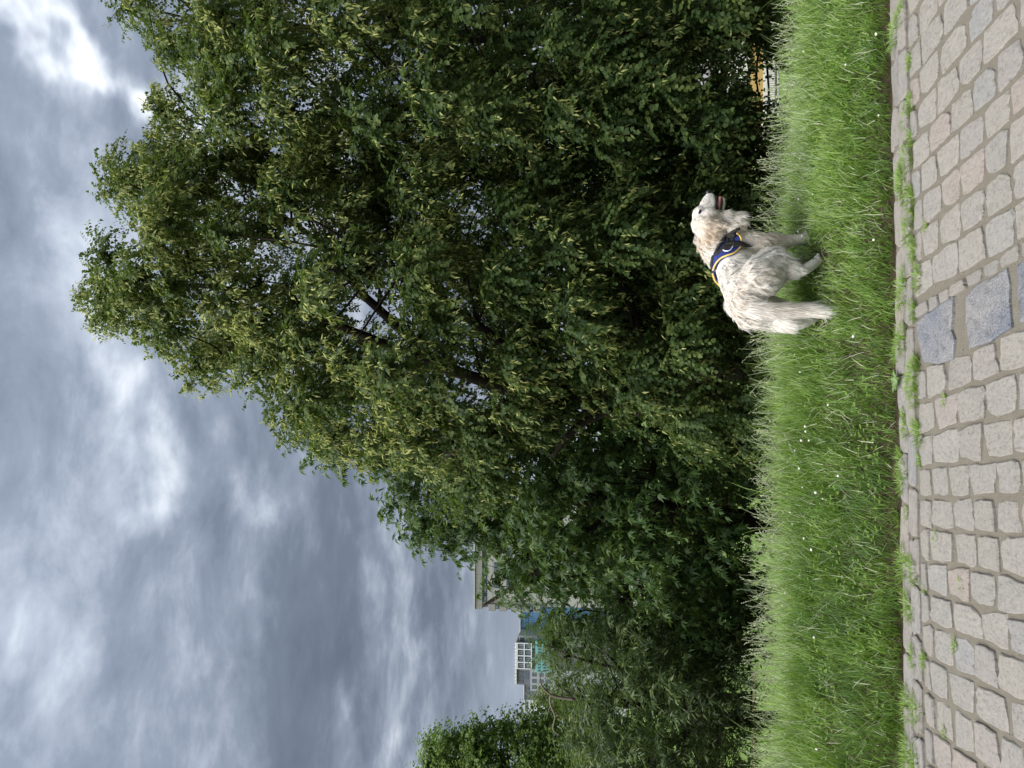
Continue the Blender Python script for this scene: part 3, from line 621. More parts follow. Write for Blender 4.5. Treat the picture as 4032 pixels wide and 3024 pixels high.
for v in (2034.6, 2062, 2090): slab(b3, 'white_beam', 384, 486, v, v + 4.3, Y3 - .06, .55, 'render_white')
for u in (388, 413, 439, 464):
    for v in (2040, 2067.5):
        o = slab(b3, 'window', u + 2, u + 18, v + 1, v + 20.5, Y3 + .3, .12, 'window_glass')
        for k in (0, 1): slab(b3, 'frame', u + 5 + k * 7, u + 6.6 + k * 7, v + 1, v + 20, Y3 + .24, .07, 'panel_grey', parent=o)
slab(b3, 'recess', 384, 488, 2094.5, 2108, Y3 + 1.0, .3, 'concrete_dark')
for u in range(388, 484, 16): slab(b3, 'window', u, u + 11, 2096, 2106, Y3 + .9, .12, 'blind_white' if u % 3 == 0 else 'window_glass')
slab(b3, 'turquoise_wall', 372, 497, 2108, 2164, Y3 - .8, 2, 'turquoise')
for u in range(376, 494, 12):
    for v in (2117, 2138): slab(b3, 'window', u, u + 7, v, v + 11, Y3 - .9, .12, 'window_glass')
slab(b3, 'low_wing', 300, 384, 2088, 0, Y3 - .6, 2, 'panel_grey', LZ)
for (u, v, a, c) in ((342, 2043, 14, 17), (328, 2043, 9, 17), (362, 2043, 12, 16), (342, 2068, 10, 13), (358, 2068, 16, 13)): slab(b3, 'window', u, u + a, v, v + c, Y3 + 1.1, .12, 'window_glass')
for u in (306, 330, 356):
    for v in (2095, 2122, 2147): slab(b3, 'window', u, u + 15, v, v + 17, Y3 - .7, .12, 'window_glass')
slab(b3, 'step_wing', 262, 322, 2064, 0, Y3 + 2, 14, 'brick_grey', LZ); slab(b3, 'roof', 260, 323, 2061, 2064, Y3 + 1.7, 15, 'roof_light')
for u in (268, 284, 301): slab(b3, 'window', u, u + 9, 2071, 2084, Y3 + 1.9, .12, 'window_glass')
Y4 = 300.
b4 = bld('white_house', Y4, 240, 'small white house at the end of the apartment block')
slab(b4, 'wall', 215, 263, 2066, 0, Y4, 12, 'render_white', LZ); slab(b4, 'roof', 213, 265, 2062, 2066, Y4 - .6, 13, 'roof_light'); slab(b4, 'window', 244, 254, 2072, 2080, Y4 - .1, .2, 'window_glass'); slab(b4, 'window', 226, 236, 2072, 2080, Y4 - .1, .2, 'window_glass')

# ------------------------------------------------------------------ the dog
from mathutils.geometry import delaunay_2d_cdt
PHI = R(50); CF, SF_ = math.cos(PHI), math.sin(PHI)
dgz = gz((.65, 4.66)); paw = on_plane(2008, 3264, gz((.71, 4.53)))
DX, DY = paw[0] - (.643 * -.06 + .766 * .13), paw[1] - (.766 * -.06 - .643 * .13)
dgz = gz((DX, DY))
dog = empty('dog', (DX, DY, dgz), label='white long-haired dog in a blue and black harness standing on the grass', cat='dog'); dog.rotation_euler = (0, 0, PHI); bpy.context.view_layer.update()
def toL(wv):
    d = np.asarray(wv) - np.array([DX, DY, dgz]); return np.stack([d[..., 0] * CF + d[..., 1] * SF_, -d[..., 0] * SF_ + d[..., 1] * CF, d[..., 2]], -1)
def toW(l):
    l = np.asarray(l); return np.stack([l[..., 0] * CF - l[..., 1] * SF_, l[..., 0] * SF_ + l[..., 1] * CF, l[..., 2]], -1) + np.array([DX, DY, dgz])
def DL(u, v, Y): return toL(at(u, v, Y))
def gl(x, y): return gz(toW(np.array([x, y, 0.]))) - dgz
SPH = []                                            # (centre, radius, scale xyz, rotation z)
def blob(c, r, sc=(1, 1, 1), rz=0): SPH.append((np.array(c, float), r, sc, rz))
def limb(pts, rads, sc=(1, 1, 1)):
    for (a, b, r0, r1) in zip(pts[:-1], pts[1:], rads[:-1], rads[1:]):
        a, b = np.array(a, float), np.array(b, float); n = max(2, int(np.linalg.norm(b - a) / (.28 * min(r0, r1))) + 1)
        for t in np.linspace(0, 1, n): blob(a + (b - a) * t, r0 + (r1 - r0) * t, sc)
HC = DL(2150, 2772, 5.0)                             # skull centre
hyaw = R(4) - PHI; HX = np.array([math.cos(hyaw), math.sin(hyaw), 0]); HY = np.array([-math.sin(hyaw), math.cos(hyaw), 0]); HZ = np.array([0, 0, 1.])
def H(x, y, z): return HC + HX * x + HY * y + HZ * z
# trunk of the body
limb([(-.27, 0, .455), (-.12, 0, .462), (.06, 0, .455), (.20, 0, .455), (.28, 0, .45)], [.118, .122, .142, .148, .115], (1, .92, 1.0))
blob((-.31, 0, .47), .10, (1, 1.05, .95)); blob((.10, 0, .37), .11, (1.3, .9, .9)); blob((.27, -.02, .38), .095)
for s in (-1, 1): blob((.22, .075 * s, .43), .105, (1, .8, 1.15)); blob((-.24, .075 * s, .42), .125, (1, .72, 1.15))
# neck and throat
nb = np.array([.24, 0, .53]); nm = (nb + HC) / 2 + np.array([.0, .0, .005])
limb([nb, nm, HC + np.array([-.03, .03, -.035])], [.118, .105, .086])
limb([(.30, -.02, .46), nm + np.array([.05, -.03, -.06]), H(.01, 0, -.075)], [.10, .092, .065]); blob(H(.0, 0, -.13), .07); blob(H(-.02, .0, -.18), .075)
# head
blob(H(-.005, 0, 0), .083, (1, .84, .96), hyaw); blob(H(.045, 0, .018), .062, (1, .9, .9), hyaw)
for s in (-1, 1): blob(H(.03, .034 * s, -.03), .05); blob(H(.062, .027 * s, .028), .028)
limb([H(.07, 0, -.012), H(.11, 0, -.019), H(.145, 0, -.029), H(.170, 0, -.037)], [.053, .047, .037, .027], (1, .76, 1))
for s in (-1, 1): limb([H(.085, .015 * s, -.044), H(.13, .012 * s, -.052), H(.162, .008 * s, -.050)], [.025, .022, .018])
limb([H(.015, 0, -.072), H(.07, 0, -.106), H(.12, 0, -.120), H(.148, 0, -.119)], [.034, .016, .0125, .0105], (1, 1.3, 1)); blob(H(.03, 0, -.07), .040, (1, 1.05, 1), hyaw)
# legs: near side is negative y
def fleg(y, px, shx=.2):
    g0 = gl(px, y); limb([(shx, y * .9, .42), (shx - .035, y, .30), (px - .035, y, .19), (px - .025, y, .10), (px - .005, y, .045 + g0)], [.092, .070, .050, .036, .034])
    blob((px + .012, y, .026 + g0), .033, (1.3, 1, .85)); 
    for k in (-.018, 0, .018): blob((px + .042, y + k, .018 + g0), .014, (1.4, 1, 1))
def hleg(y, px, kx, hx, hz=.125):
    g0 = gl(px, y); limb([(-.24, y * .75, .40), (kx, y, .29), (hx + .02, y, hz + .065), (hx, y, hz), (px - .03, y, .05 + g0)], [.118, .098, .054, .031, .031])
    blob((px, y, .026 + g0), .032, (1.35, 1, .85))
    for k in (-.017, 0, .017): blob((px + .034, y + k, .018 + g0), .0135, (1.4, 1, 1))
FEET = toW(np.array([(.235, -.10, 0), (.215, .085, 0), (-.075, -.12, 0), (-.275, .145, 0), (-.02, -.12, 0), (.28, -.10, 0)]))[:, :2]; FEET = np.concatenate([FEET, FEET + np.array([0, -.09])])
fleg(-.10, .235); fleg(.085, .215); hleg(-.12, -.075, -.12, -.185); hleg(.145, -.275, -.24, -.355)
# tail bone
TP = smooth_path([(-.36, 0, .50), (-.41, -.005, .42), (-.43, -.01, .30), (-.44, -.012, .17), (-.455, -.015, .075)], 5)
for p_, r_ in zip(TP, np.linspace(.045, .020, len(TP))): blob(p_, r_)
# near and far ear flap
for s in (-1, 1):
    for (hx_, z_, r_) in ((-.018, .014, .026), (-.032, -.016, .038), (-.042, -.048, .037), (-.046, -.078, .024)): blob(H(hx_, (.078 + (.012 if z_ < 0 else 0)) * s, z_), r_, (1.1, .42, 1.0), hyaw)
bmd = bmesh.new()
for c, r_, sc, rz in SPH:
    mt = Matrix.Translation(Vector(c)) @ Matrix.Rotation(rz, 4, 'Z') @ Matrix.Diagonal((sc[0] * r_, sc[1] * r_, sc[2] * r_, 1))
    bmesh.ops.create_icosphere(bmd, subdivisions=2, radius=1.0, matrix=mt)
tm = bpy.data.meshes.new('tmp'); bmd.to_mesh(tm); bmd.free(); to = bpy.data.objects.new('tmp', tm); COL.objects.link(to)
md = to.modifiers.new('r', 'REMESH'); md.mode = 'VOXEL'; md.voxel_size = .0062
ms = to.modifiers.new('s', 'SMOOTH'); ms.factor = .5; ms.iterations = 7
dgph = bpy.context.evaluated_depsgraph_get(); ev = to.evaluated_get(dgph); bme = bpy.data.meshes.new_from_object(ev); bpy.data.objects.remove(to)
bme.name = 'body'; nv = len(bme.vertices); BV = np.empty(nv * 3, np.float32); bme.vertices.foreach_get('co', BV); BV = BV.reshape(-1, 3).astype(float)
BNr = np.empty(nv * 3, np.float32); bme.vertices.foreach_get('normal', BNr); BNr = BNr.reshape(-1, 3).astype(float)
bme.calc_loop_triangles(); BT = np.empty(len(bme.loop_triangles) * 3, np.int32); bme.loop_triangles.foreach_get('vertices', BT); BT = BT.reshape(-1, 3)
bme.polygons.foreach_set('use_smooth', np.ones(len(bme.polygons), bool))
def bvh(off): return BVHTree.FromPolygons((BV + BNr * off).tolist(), BT.tolist())
BODY0, BODY2 = bvh(0.), bvh(.016)
eyeL = toL(EYE)
def cast(u, v, tree, lift=0.0):
    d = unit(toL(EYE + ray(u, v)) - eyeL); h, n, _, _ = tree.ray_cast(Vector(eyeL), Vector(d))
    if h is None:
        h, n, _, _ = tree.find_nearest(Vector(eyeL + d * 4.6))
    return np.array(h) + np.array(n) * lift, np.array(n)
WHITE, CREAM, TAN = np.array([.93, .915, .885]), np.array([.80, .71, .59]), np.array([.72, .57, .41])
def coatcol(Pq):
    hx, hy, hz = (Pq - HC) @ HX, (Pq - HC) @ HY, Pq[:, 2] - HC[2]
    c = np.tile(WHITE, (len(Pq), 1))
    def add(wt, col): 
        nonlocal c
        wt = np.clip(wt, 0, 1)[:, None]; c = c * (1 - wt) + col * wt
    ear = np.exp(-(((hx + .035) / .05) ** 2 + ((hz + .035) / .06) ** 2)) * (np.abs(hy) > .04); add(ear * .8, CREAM)
    neck = np.exp(-(((hx + .10) / .08) ** 2 + ((hz + .06) / .09) ** 2)); add(neck * .65, CREAM)
    add(np.exp(-(((hx + .10) / .04) ** 2 + ((hz + .01) / .04) ** 2)) * .6, TAN)
    side = np.clip((.40 - Pq[:, 2]) / .2, 0, 1) * (Pq[:, 0] > .05); add(side * .35, CREAM)
    add(np.clip(.10 + .30 * wav(Pq, 17, 14), 0, .4) * (Pq[:, 2] < .60), CREAM)
    return c
bc = coatcol(BV) * .95
hx, hy, hz = (BV - HC) @ HX, (BV - HC) @ HY, BV[:, 2] - HC[2]
lip = (hx > .03) & (hz > -.112) & (hz < -.066) & (np.abs(hy) < .06) & (hx < .165); lipdark = lip & (BNr[:, 2] > -.1) & (hz < -.082) | lip & (hz > -.086) & (BNr[:, 2] < -.35)
bc[lipdark] = (.03, .022, .022)
a = bme.attributes.new('col', 'FLOAT_COLOR', 'POINT'); a.data.foreach_set('color', np.concatenate([bc, np.ones((nv, 1))], 1).astype(np.float32).ravel())
bme.materials.clear(); bme.materials.append(MATS['dog_skin'])
body = obj('body', bme, dog)
def ell(name, c, rx, ry, rz, mat, parent, basis=None, sub=3):
    b = bmesh.new(); M4 = Matrix.Identity(4); bs = basis if basis is not None else (HX, HY, HZ)
    for i in range(3):
        for j, (ax, s) in enumerate(zip(bs, (rx, ry, rz))): M4[i][j] = ax[i] * s
        M4[i][3] = c[i]
    bmesh.ops.create_icosphere(b, subdivisions=sub, radius=1, matrix=M4); me = bpy.data.meshes.new(name); b.to_mesh(me); b.free()
    me.polygons.foreach_set('use_smooth', np.ones(len(me.polygons), bool)); me.materials.append(MATS[mat]); return obj(name, me, parent)
# eyes, nose, mouth
ep, en = cast(2190, 2756, BODY0); ell('eye', ep + en * .002, .0165, .008, .0092, 'dog_eye', body, (unit(HX * 1 - HZ * .45), HY, unit(HZ + HX * .45)))
e2 = ep + HY * (2 * abs((ep - HC) @ HY)); ell('eye', e2, .0165, .008, .0092, 'dog_eye', body, (unit(HX - HZ * .45), HY, unit(HZ + HX * .45)))
ell('nose', H(.191, 0, -.030), .0180, .0205, .0190, 'dog_black', body); ell('nose', H(.190, 0, -.050), .012, .009, .013, 'dog_black', body)
ell('mouth_lining', H(.066, 0, -.082), .060, .027, .021, 'dog_mouth', body, (unit(HX - HZ * .22), HY, unit(HZ + HX * .22)))
tp = smooth_path([H(.05, -.006, -.088), H(.09, -.008, -.091), H(.128, -.008, -.095), H(.156, -.008, -.101)], 4)
V, F = tube(tp, np.linspace(.013, .011, len(tp)), 8); V = np.array(V); ctr = np.array(tp).mean(0)
V = V + np.outer((V - ctr) @ HY * .5, HY); obj('tongue', mesh('tongue', V, F, MATS['dog_tongue'], True), body)
for s in (-1, 1):
    for k, (x_, l_) in enumerate(((.155, .010), (.135, .004), (.115, .005), (.095, .006))): ell('tooth', H(x_, .018 * s, -.070), .0028, .0028, l_, 'dog_tooth', body, sub=1)
    lp = smooth_path([H(.026, .040 * s, -.054), H(.048, .034 * s, -.090), H(.08, .025 * s, -.103), H(.12, .020 * s, -.110), H(.148, .013 * s, -.109)], 4)
    V, F = tube(lp, np.linspace(.010, .006, len(lp)), 7); obj('lip', mesh('lip', V, F, MATS['dog_black'], True), body)
    lp = smooth_path([H(.026, .041 * s, -.054), H(.07, .038 * s, -.067), H(.12, .031 * s, -.075), H(.165, .020 * s, -.068)], 4)
    V, F = tube(lp, np.linspace(.007, .004, len(lp)), 6); obj('lip', mesh('lip', V, F, MATS['dog_black'], True), body)

# ---- harness
def z6(X, Y): return (2174 - Y / 5.53, 2750 + X / 5.53)
harness = empty('harness', (DX, DY, dgz), label='blue dog harness with black straps and yellow piping round the chest', cat='harness'); harness.rotation_euler = (0, 0, PHI)
def both(name, V, F, mat):                           # the near half and its mirror on the far flank
    V = np.asarray(V); obj(name, mesh(name, V * np.array([1, -1, 1]), [tuple(f)[::-1] for f in F], MATS[mat], True), harness)
    return obj(name, mesh(name, V, F, MATS[mat], True), harness)
HB = []
def patch(name, pts, lift, mat, th=.004):
    P2 = np.array([z6(*p) for p in pts]); Q = []
    for i in range(len(P2)):
        a_, b_ = P2[i], P2[(i + 1) % len(P2)]; k = max(1, int(np.linalg.norm(b_ - a_) / 4))
        for t in range(k): Q.append(a_ + (b_ - a_) * t / k)
    nb_ = len(Q); B2 = np.array(Q); lo, hi = B2.min(0), B2.max(0); gx, gy = np.meshgrid(np.arange(lo[0], hi[0], 4.), np.arange(lo[1], hi[1], 4.)); I = np.stack([gx.ravel(), gy.ravel()], 1)
    I = I[inside(B2, I) & (dist_poly(B2, I) > 2.)]; A = np.concatenate([B2, I])
    vs_, _, fs, *_ = delaunay_2d_cdt([Vector(q) for q in A], [], [list(range(nb_))], 1, 1e-5)
    top = []; nrm = []
    for q in vs_:
        p, n_ = cast(q[0], q[1], BODY2); top.append(p + n_ * lift); nrm.append(n_)
    top, nrm = np.array(top), np.array(nrm); n = len(top); F = []
    for f in fs: F.append(tuple(f)); F.append(tuple(i + n for i in f)[::-1])
    edges = {}
    for f in fs:
        for i in range(len(f)):
            e = (f[i], f[(i + 1) % len(f)]); edges[e] = 1
    for (a_, b_) in edges:
        if (b_, a_) not in edges: F.append((b_, a_, a_ + n, b_ + n))
    V = np.concatenate([top, top - nrm * th * 2.5]); HB.append((top, [tuple(f) for f in fs]))
    return both(name, V, F, mat)
def strip(pts, w_):
    p = smooth_path(np.array([(a, b, 0.) for a, b in pts]), 4)[:, :2]; t = unit(np.gradient(p, axis=0)); nn = np.stack([-t[:, 1], t[:, 0]], 1) * w_ / 2
    return [tuple(q) for q in p + nn] + [tuple(q) for q in (p - nn)[::-1]]
patch('saddle', [(296, 1165), (330, 960), (390, 760), (470, 620), (600, 480), (780, 365), (830, 365), (900, 430), (938, 550), (920, 690), (860, 760), (760, 830), (640, 872), (520, 922), (430, 1000), (370, 1100), (338, 1195)], .004, 'cloth_blue')
patch('collar_strap', strip([(298, 1110), (312, 960), (360, 800), (440, 650), (560, 490), (700, 370), (900, 268)], 46), .008, 'webbing_black')
patch('back_strap', [(385, 885), (395, 770), (500, 665), (600, 605), (775, 600), (775, 695), (650, 722), (520, 785), (440, 850)], .010, 'webbing_black')
patch('shoulder_strap', [(600, 430), (700, 385), (795, 365), (785, 560), (775, 640), (600, 640)], .013, 'webbing_black')
patch('girth_strap', [(765, 575), (930, 550), (1030, 590), (1155, 688), (1000, 708), (900, 682), (765, 702)], .016, 'webbing_black')
def piping(name, pts, rad, lift, mat):
    q = smooth_path(np.array([(a, b, 0.) for a, b in pts]), 5)[:, :2]; p = []
    for a_, b_ in q:
        h_, n_ = cast(*z6(a_, b_), BODY2); p.append(h_ + n_ * lift)
    V, F = tube(np.array(p), rad, 7); return both(name, V, F, mat)
piping('yellow_trim', [(828, 362), (865, 385), (905, 435), (930, 490), (938, 550)], .0055, .007, 'trim_yellow')
piping('yellow_trim', [(918, 690), (860, 762), (760, 832), (640, 874), (520, 924), (430, 1002), (370, 1102), (340, 1190)], .0055, .007, 'trim_yellow')
piping('ring', [(570, 768), (590, 795), (640, 808), (700, 788), (740, 745), (762, 705)], .0033, .016, 'ring_white')
# chest girth running on below the body
gp_, _ = cast(*z6(1100, 680), BODY2); gx_ = gp_[0]
loop = []
for k in range(25):
    a_ = R(-125) + R(70) * k / 24                     # underside of the ribcage
    d = Vector((0, math.cos(a_), math.sin(a_))); h_, n_, _, _ = BODY2.ray_cast(Vector((gx_, 0, .42)) + d * .5, -d)
    if h_ is not None: loop.append((np.array(h_) + np.array(n_) * .002, np.array(n_)))
V, F = [], []
for p_, n_ in loop:
    for dx_, dn in ((-.018, .004), (.018, .004), (.018, -.006), (-.018, -.006)): V.append(p_ + np.array([dx_, 0, 0]) + n_ * dn)
for i in range(len(loop) - 1):
    for k in range(4): F.append((i * 4 + k, i * 4 + (k + 1) % 4, i * 4 + 4 + (k + 1) % 4, i * 4 + 4 + k))
obj('belly_strap', mesh('belly_strap', V, F, MATS['webbing_black']), harness)

# ---- coat: locks of hair as fine tapering strips
NF = 90000; r = np.random.default_rng(404)
tri = BV[BT]; area = .5 * np.linalg.norm(np.cross(tri[:, 1] - tri[:, 0], tri[:, 2] - tri[:, 0]), axis=1)
cen = tri.mean(1); hx = (cen - HC) @ HX; wgt = area * np.where((hx > -.08) & (cen[:, 2] > HC[2] - .12), 2.2, 1.0)
ti = r.choice(len(BT), NF, p=wgt / wgt.sum()); b1_ = np.sqrt(r.random(NF)); b2_ = r.random(NF); bw = np.stack([1 - b1_, b1_ * (1 - b2_), b1_ * b2_], 1)
Pf = (BV[BT[ti]] * bw[..., None]).sum(1); Nf = unit((BNr[BT[ti]] * bw[..., None]).sum(1))
hx, hy, hz = (Pf - HC) @ HX, (Pf - HC) @ HY, Pf[:, 2] - HC[2]
keys = []                                             # (position, reach, length, flow, curl, lift)
def K(p, reach, ln, fl_, curl, lift): keys.append((np.array(p, float), reach, ln, unit(np.array(fl_, float)), curl, lift))
bk = np.array([-1., 0, 0]); dn = np.array([0, 0, -1.])
K(H(.13, 0, -.03), .045, .007, -HX, .0, .35); K(H(.17, 0, -.04), .03, .004, -HX, 0, .3); K(H(.06, 0, .03), .04, .010, -HX + HZ * .1, 0, .35); K(H(.0, 0, .06), .05, .016, -HX - HZ * .15, .05, .4)
K(H(-.07, 0, .03), .05, .032, -HX - HZ * .6, .3, .5)
for s in (-1, 1):
    K(H(.03, .06 * s, -.02), .045, .016, -HX - HZ * .6, .05, .4); K(H(.02, .05 * s, -.08), .04, .026, -HX * .4 - HZ, .1, .45); K(H(-.04, .095 * s, -.03), .04, .022, -HZ - HX * .25, .25, .35)
    K(H(-.04, .095 * s, -.075), .035, .034, -HZ - HX * .25, .35, .35)
    K((.06, .14 * s, .46), .10, .050, bk * .8 + dn, .55, .3); K((-.10, .13 * s, .46), .09, .052, bk * .5 + dn, .7, .3); K((-.24, .15 * s, .42), .09, .055, bk * .25 + dn, .75, .32); K((.22, .15 * s, .42), .07, .036, bk * .5 + dn, .5, .3)
    K((-.16, .16 * s, .30), .07, .055, bk * .4 + dn, .75, .35); K((.17, .11 * s, .28), .06, .042, bk * .6 + dn, .45, .35); K((.05, .10 * s, .33), .08, .06, bk * .5 + dn, .4, .35)
K(H(.09, 0, -.115), .04, .012, -HX, 0, .4); K(H(.0, 0, -.15), .06, .060, dn + bk * .15, .3, .55); K((.33, -.03, .42), .07, .055, dn, .35, .4); K(nm, .10, .042, bk * .8 + dn * .7, .5, .4)
K(nm + np.array([-.05, 0, .06]), .07, .042, bk + dn * .3, .4, .4)
K((.12, 0, .60), .10, .034, bk, .35, .25); K((-.08, 0, .59), .10, .036, bk + dn * .1, .5, .25); K((-.27, 0, .57), .09, .042, bk + dn * .4, .5, .28); K((-.38, 0, .45), .06, .060, dn + bk * .3, .35, .35)
K((0, 0, .31), .10, .065, dn + bk * .5, .3, .4)
for (x_, y_) in ((.22, -.10), (.20, .085)): K((x_, y_, .13), .06, .014, dn + bk * .2, .1, .3); K((x_ - .05, y_, .18), .03, .055, dn + bk * .7, .3, .5); K((x_ + .02, y_, .03), .06, .006, dn + bk * .1, 0, .3)
for (x_, y_) in ((-.185, -.12), (-.355, .145)): K((x_, y_, .12), .06, .012, dn + bk * .2, .1, .3); K((x_ - .02, y_, .21), .05, .055, dn + bk * .3, .4, .4); K((x_ + .10, y_, .04), .07, .006, dn + bk * .1, 0, .3)
for p_ in TP[2::3]: K(p_, .04, .10, dn + bk * .16, .18, .30)
KP = np.array([k[0] for k in keys]); KR = np.array([k[1] for k in keys]); W_ = np.exp(-(np.linalg.norm(Pf[:, None] - KP[None], axis=2) / KR[None]) ** 2 * .9) + 1e-9; W_ /= W_.sum(1, keepdims=True)
LEN = W_ @ np.array([k[2] for k in keys]); FLW = W_ @ np.array([k[3] for k in keys]); CUR = W_ @ np.array([k[4] for k in keys]); LIF = W_ @ np.array([k[5] for k in keys])
tail = (Pf[:, 0] < -.385) & (Pf[:, 2] < .40) & (np.abs(Pf[:, 1]) < .06); LEN[tail] = np.interp(Pf[tail, 2], [.05, .2, .4], [.085, .10, .07])
# locks
nc = 5200; ci = r.choice(NF, nc, replace=False); CP = Pf[ci]
from mathutils.kdtree import KDTree
kd = KDTree(nc)
for i, p_ in enumerate(CP): kd.insert(Vector(p_), i)
kd.balance(); own = np.array([kd.find(Vector(p_))[1] for p_ in Pf])
jit = r.normal(size=(nc, 3)) * .14 + np.stack([wav(CP, 31, 20), wav(CP, 32, 20), wav(CP, 33, 20)], 1) * .34
f = unit(FLW) + jit[own] * (CUR[:, None] * 1.0 + .15) + r.normal(size=(NF, 3)) * .07; f = unit(f - Nf * np.sum(f * Nf, 1, keepdims=True))
clen = np.exp(r.normal(0, .16, nc)); LEN = LEN * clen[own] * np.exp(r.normal(0, .12, NF))
# keep it out of eyes, mouth, nose; press it flat under the harness
nearH = BVHTree.FromPolygons(np.concatenate([np.concatenate([a_, a_ * np.array([1, -1, 1])]) for a_, _ in HB]).tolist(), sum([[tuple(i + sum(2 * len(x[0]) for x in HB[:k]) + o_ * len(HB[k][0]) for i in ff) for o_ in (0, 1) for ff in HB[k][1]] for k in range(len(HB))], []))
hd = np.array([(lambda q: q[3] if q[0] is not None else 9.)(nearH.find_nearest(Vector(p_), .08)) for p_ in Pf]); under = hd < .0275
LEN[under] = .004
edgeH = (hd < .05) & ~under; LEN[edgeH] = np.minimum(LEN[edgeH], .018 + (hd[edgeH] - .0275) * 1.2)
keepf = (np.linalg.norm(Pf - ep, axis=1) > .017) & (np.linalg.norm(Pf - e2, axis=1) > .017) & (np.linalg.norm(Pf - H(.195, 0, -.03), axis=1) > .026)
mouth = (hx > .035) & (hz > -.105) & (hz < -.070) & (np.abs(hy) < .05); keepf &= ~(mouth & ((Nf[:, 2] < -.3) | (hz < -.078)))
tcol = coatcol(Pf); tip = .93 + .1 * r.random((NF, 1)); lockc = np.clip(1 + r.normal(0, .05, nc), .8, 1.1)[own][:, None]
mz = np.clip((hx - .12) / .06, 0, 1)[:, None] * (hz > -.09)[:, None]; tcol = tcol * (1 - mz) + np.array([.55, .53, .51]) * mz
SEG = 3; ss = np.linspace(0, 1, SEG + 1); ph = r.uniform(0, 6.28, nc)[own]; ph2 = r.uniform(0, 6.28, nc)[own]; B = np.cross(Nf, f)
off = Pf - CP[own]; fr = np.where(CUR > .3, 2.2, 1.3)
C_ = []
for s in ss:
    lat = CUR * LEN * .20 * (np.sin(ph + fr * s * 3.0) - np.sin(ph)); nor = LEN * (LIF * (s - .42 * s * s)) + CUR * LEN * .09 * np.sin(ph2 + s * 5.0) * s
    p_ = Pf + f * (LEN * s * (1 - .10 * CUR))[:, None] + Nf * nor[:, None] + B * lat[:, None] - off * (.5 * s ** .8 * np.clip(CUR * 1.6 + .12, 0, 1))[:, None]; p_[:, 2] -= LEN * .10 * s * s
    C_.append(p_)
C_ = np.stack(C_, 1)[keepf]; n = len(C_); wr_ = np.clip(LEN[keepf] * .038, .00065, .0013) * r.uniform(.7, 1.3, n)
sidev = unit(B[keepf] + Nf[keepf] * r.normal(0, .55, (n, 1))); wprof = np.array([1, 1.05, .8, .12])
VL = C_ - sidev[:, None] * (wr_[:, None] * wprof)[..., None] / 1; VR = C_ + sidev[:, None] * (wr_[:, None] * wprof)[..., None] / 1
V = np.stack([VL, VR], 2).reshape(-1, 3); k2 = 2 * (SEG + 1)
tf = np.array([[2 * i, 2 * i + 1, 2 * i + 3, 2 * i + 2] for i in range(SEG)]); F = (np.arange(n)[:, None, None] * k2 + tf[None]).reshape(-1, 4)
shade = np.array([.80, .90, 1.0, 1.04, 1.08]); cc = (tcol * lockc * tip)[keepf]; root_c = cc * np.array([.97, .92, .86])
colr = root_c[:, None] * (1 - ss)[None, :, None] + cc[:, None] * ss[None, :, None]; colr = np.clip(np.repeat(colr, 2, 1).reshape(-1, 3), 0, .95)
obj('coat', mesh('coat', V, F, MATS['dog_fur'], False, {'col': colr}), body, label='long wavy white to cream fur')


# ------------------------------------------------------------------ grass verge
def blades(n, dfun, seed, smin=-1.2, smax=5.6):
    r = np.random.default_rng(seed); s = r.uniform(smin, smax, n); d = dfun(r, n)
    Pg = xy(s, -d); return r, s, d, Pg
def make_grass(name, n, dfun, hfun, wd, seed, label, tintoff=0.0, lean=.35):
    r, s, d, Pg = blades(n, dfun, seed)
    # tufts: blades gather round tuft centres
    cell = wav(Pg, 77, 9.0); keep = r.random(n) < np.clip(.72 + .35 * cell + np.clip(.1 - d, 0, 1), .25, 1)
    s, d, Pg = s[keep], d[keep], Pg[keep]; n = len(s)
    z = ground_z(Pg); h = hfun(d, s) * np.exp(r.normal(0, .28, n)) * (1 + .30 * wav(Pg, 81, 5.0))
    ang = np.where(r.random(n) < .4, 9.0 * wav(Pg, 83, 4.4) + r.normal(0, .6, n), r.uniform(0, 6.28, n))
    le = np.abs(r.normal(lean, .22, n)); D = np.column_stack([np.cos(ang) * le, np.sin(ang) * le, np.ones(n)])
    D[:, 1] -= .18 * np.clip(.3 - d, 0, .3) / .3       # hangs over the kerb
    Nn = np.column_stack([np.cos(ang), np.sin(ang), -le]) * -1 + r.normal(0, .25, (n, 3))
    feet = np.min(np.linalg.norm(Pg[:, None] - FEET[None], axis=2), 1); h = h * np.clip(.20 + (feet / .24) ** 1.3, .20, 1)
    V, F = leaf_batch(np.column_stack([Pg, z - .005]), D, -Nn, h, wd * r.uniform(.7, 1.3, n), T_BLADE)
    tint = np.clip(.40 + tintoff + .38 * wav(Pg, 91, 3.0) + .20 * wav(Pg, 92, 11.0) + r.normal(0, .22, n), 0, 1)
    obj(name, mesh(name, V, F, MATS['grass_blade'], False, {'rnd': np.repeat(tint, 8)}), label=label, cat='grass', kind='stuff')
make_grass('verge_grass', 130000, lambda r, n: .015 + 2.0 * r.random(n) ** 1.15, lambda d, s: np.interp(d, [0, .1, .35, .8, 1.2, 2], [.05, .06, .078, .092, .105, .10]), .0042, 201, 'lush green grass verge under the dog along the paving')
make_grass('crest_grass', 15000, lambda r, n: r.uniform(.75, 1.9, n), lambda d, s: np.interp(d, [.75, 1.1, 1.9], [.14, .20, .21]), .0040, 202, 'taller grass along the crest of the verge', .22, .42)
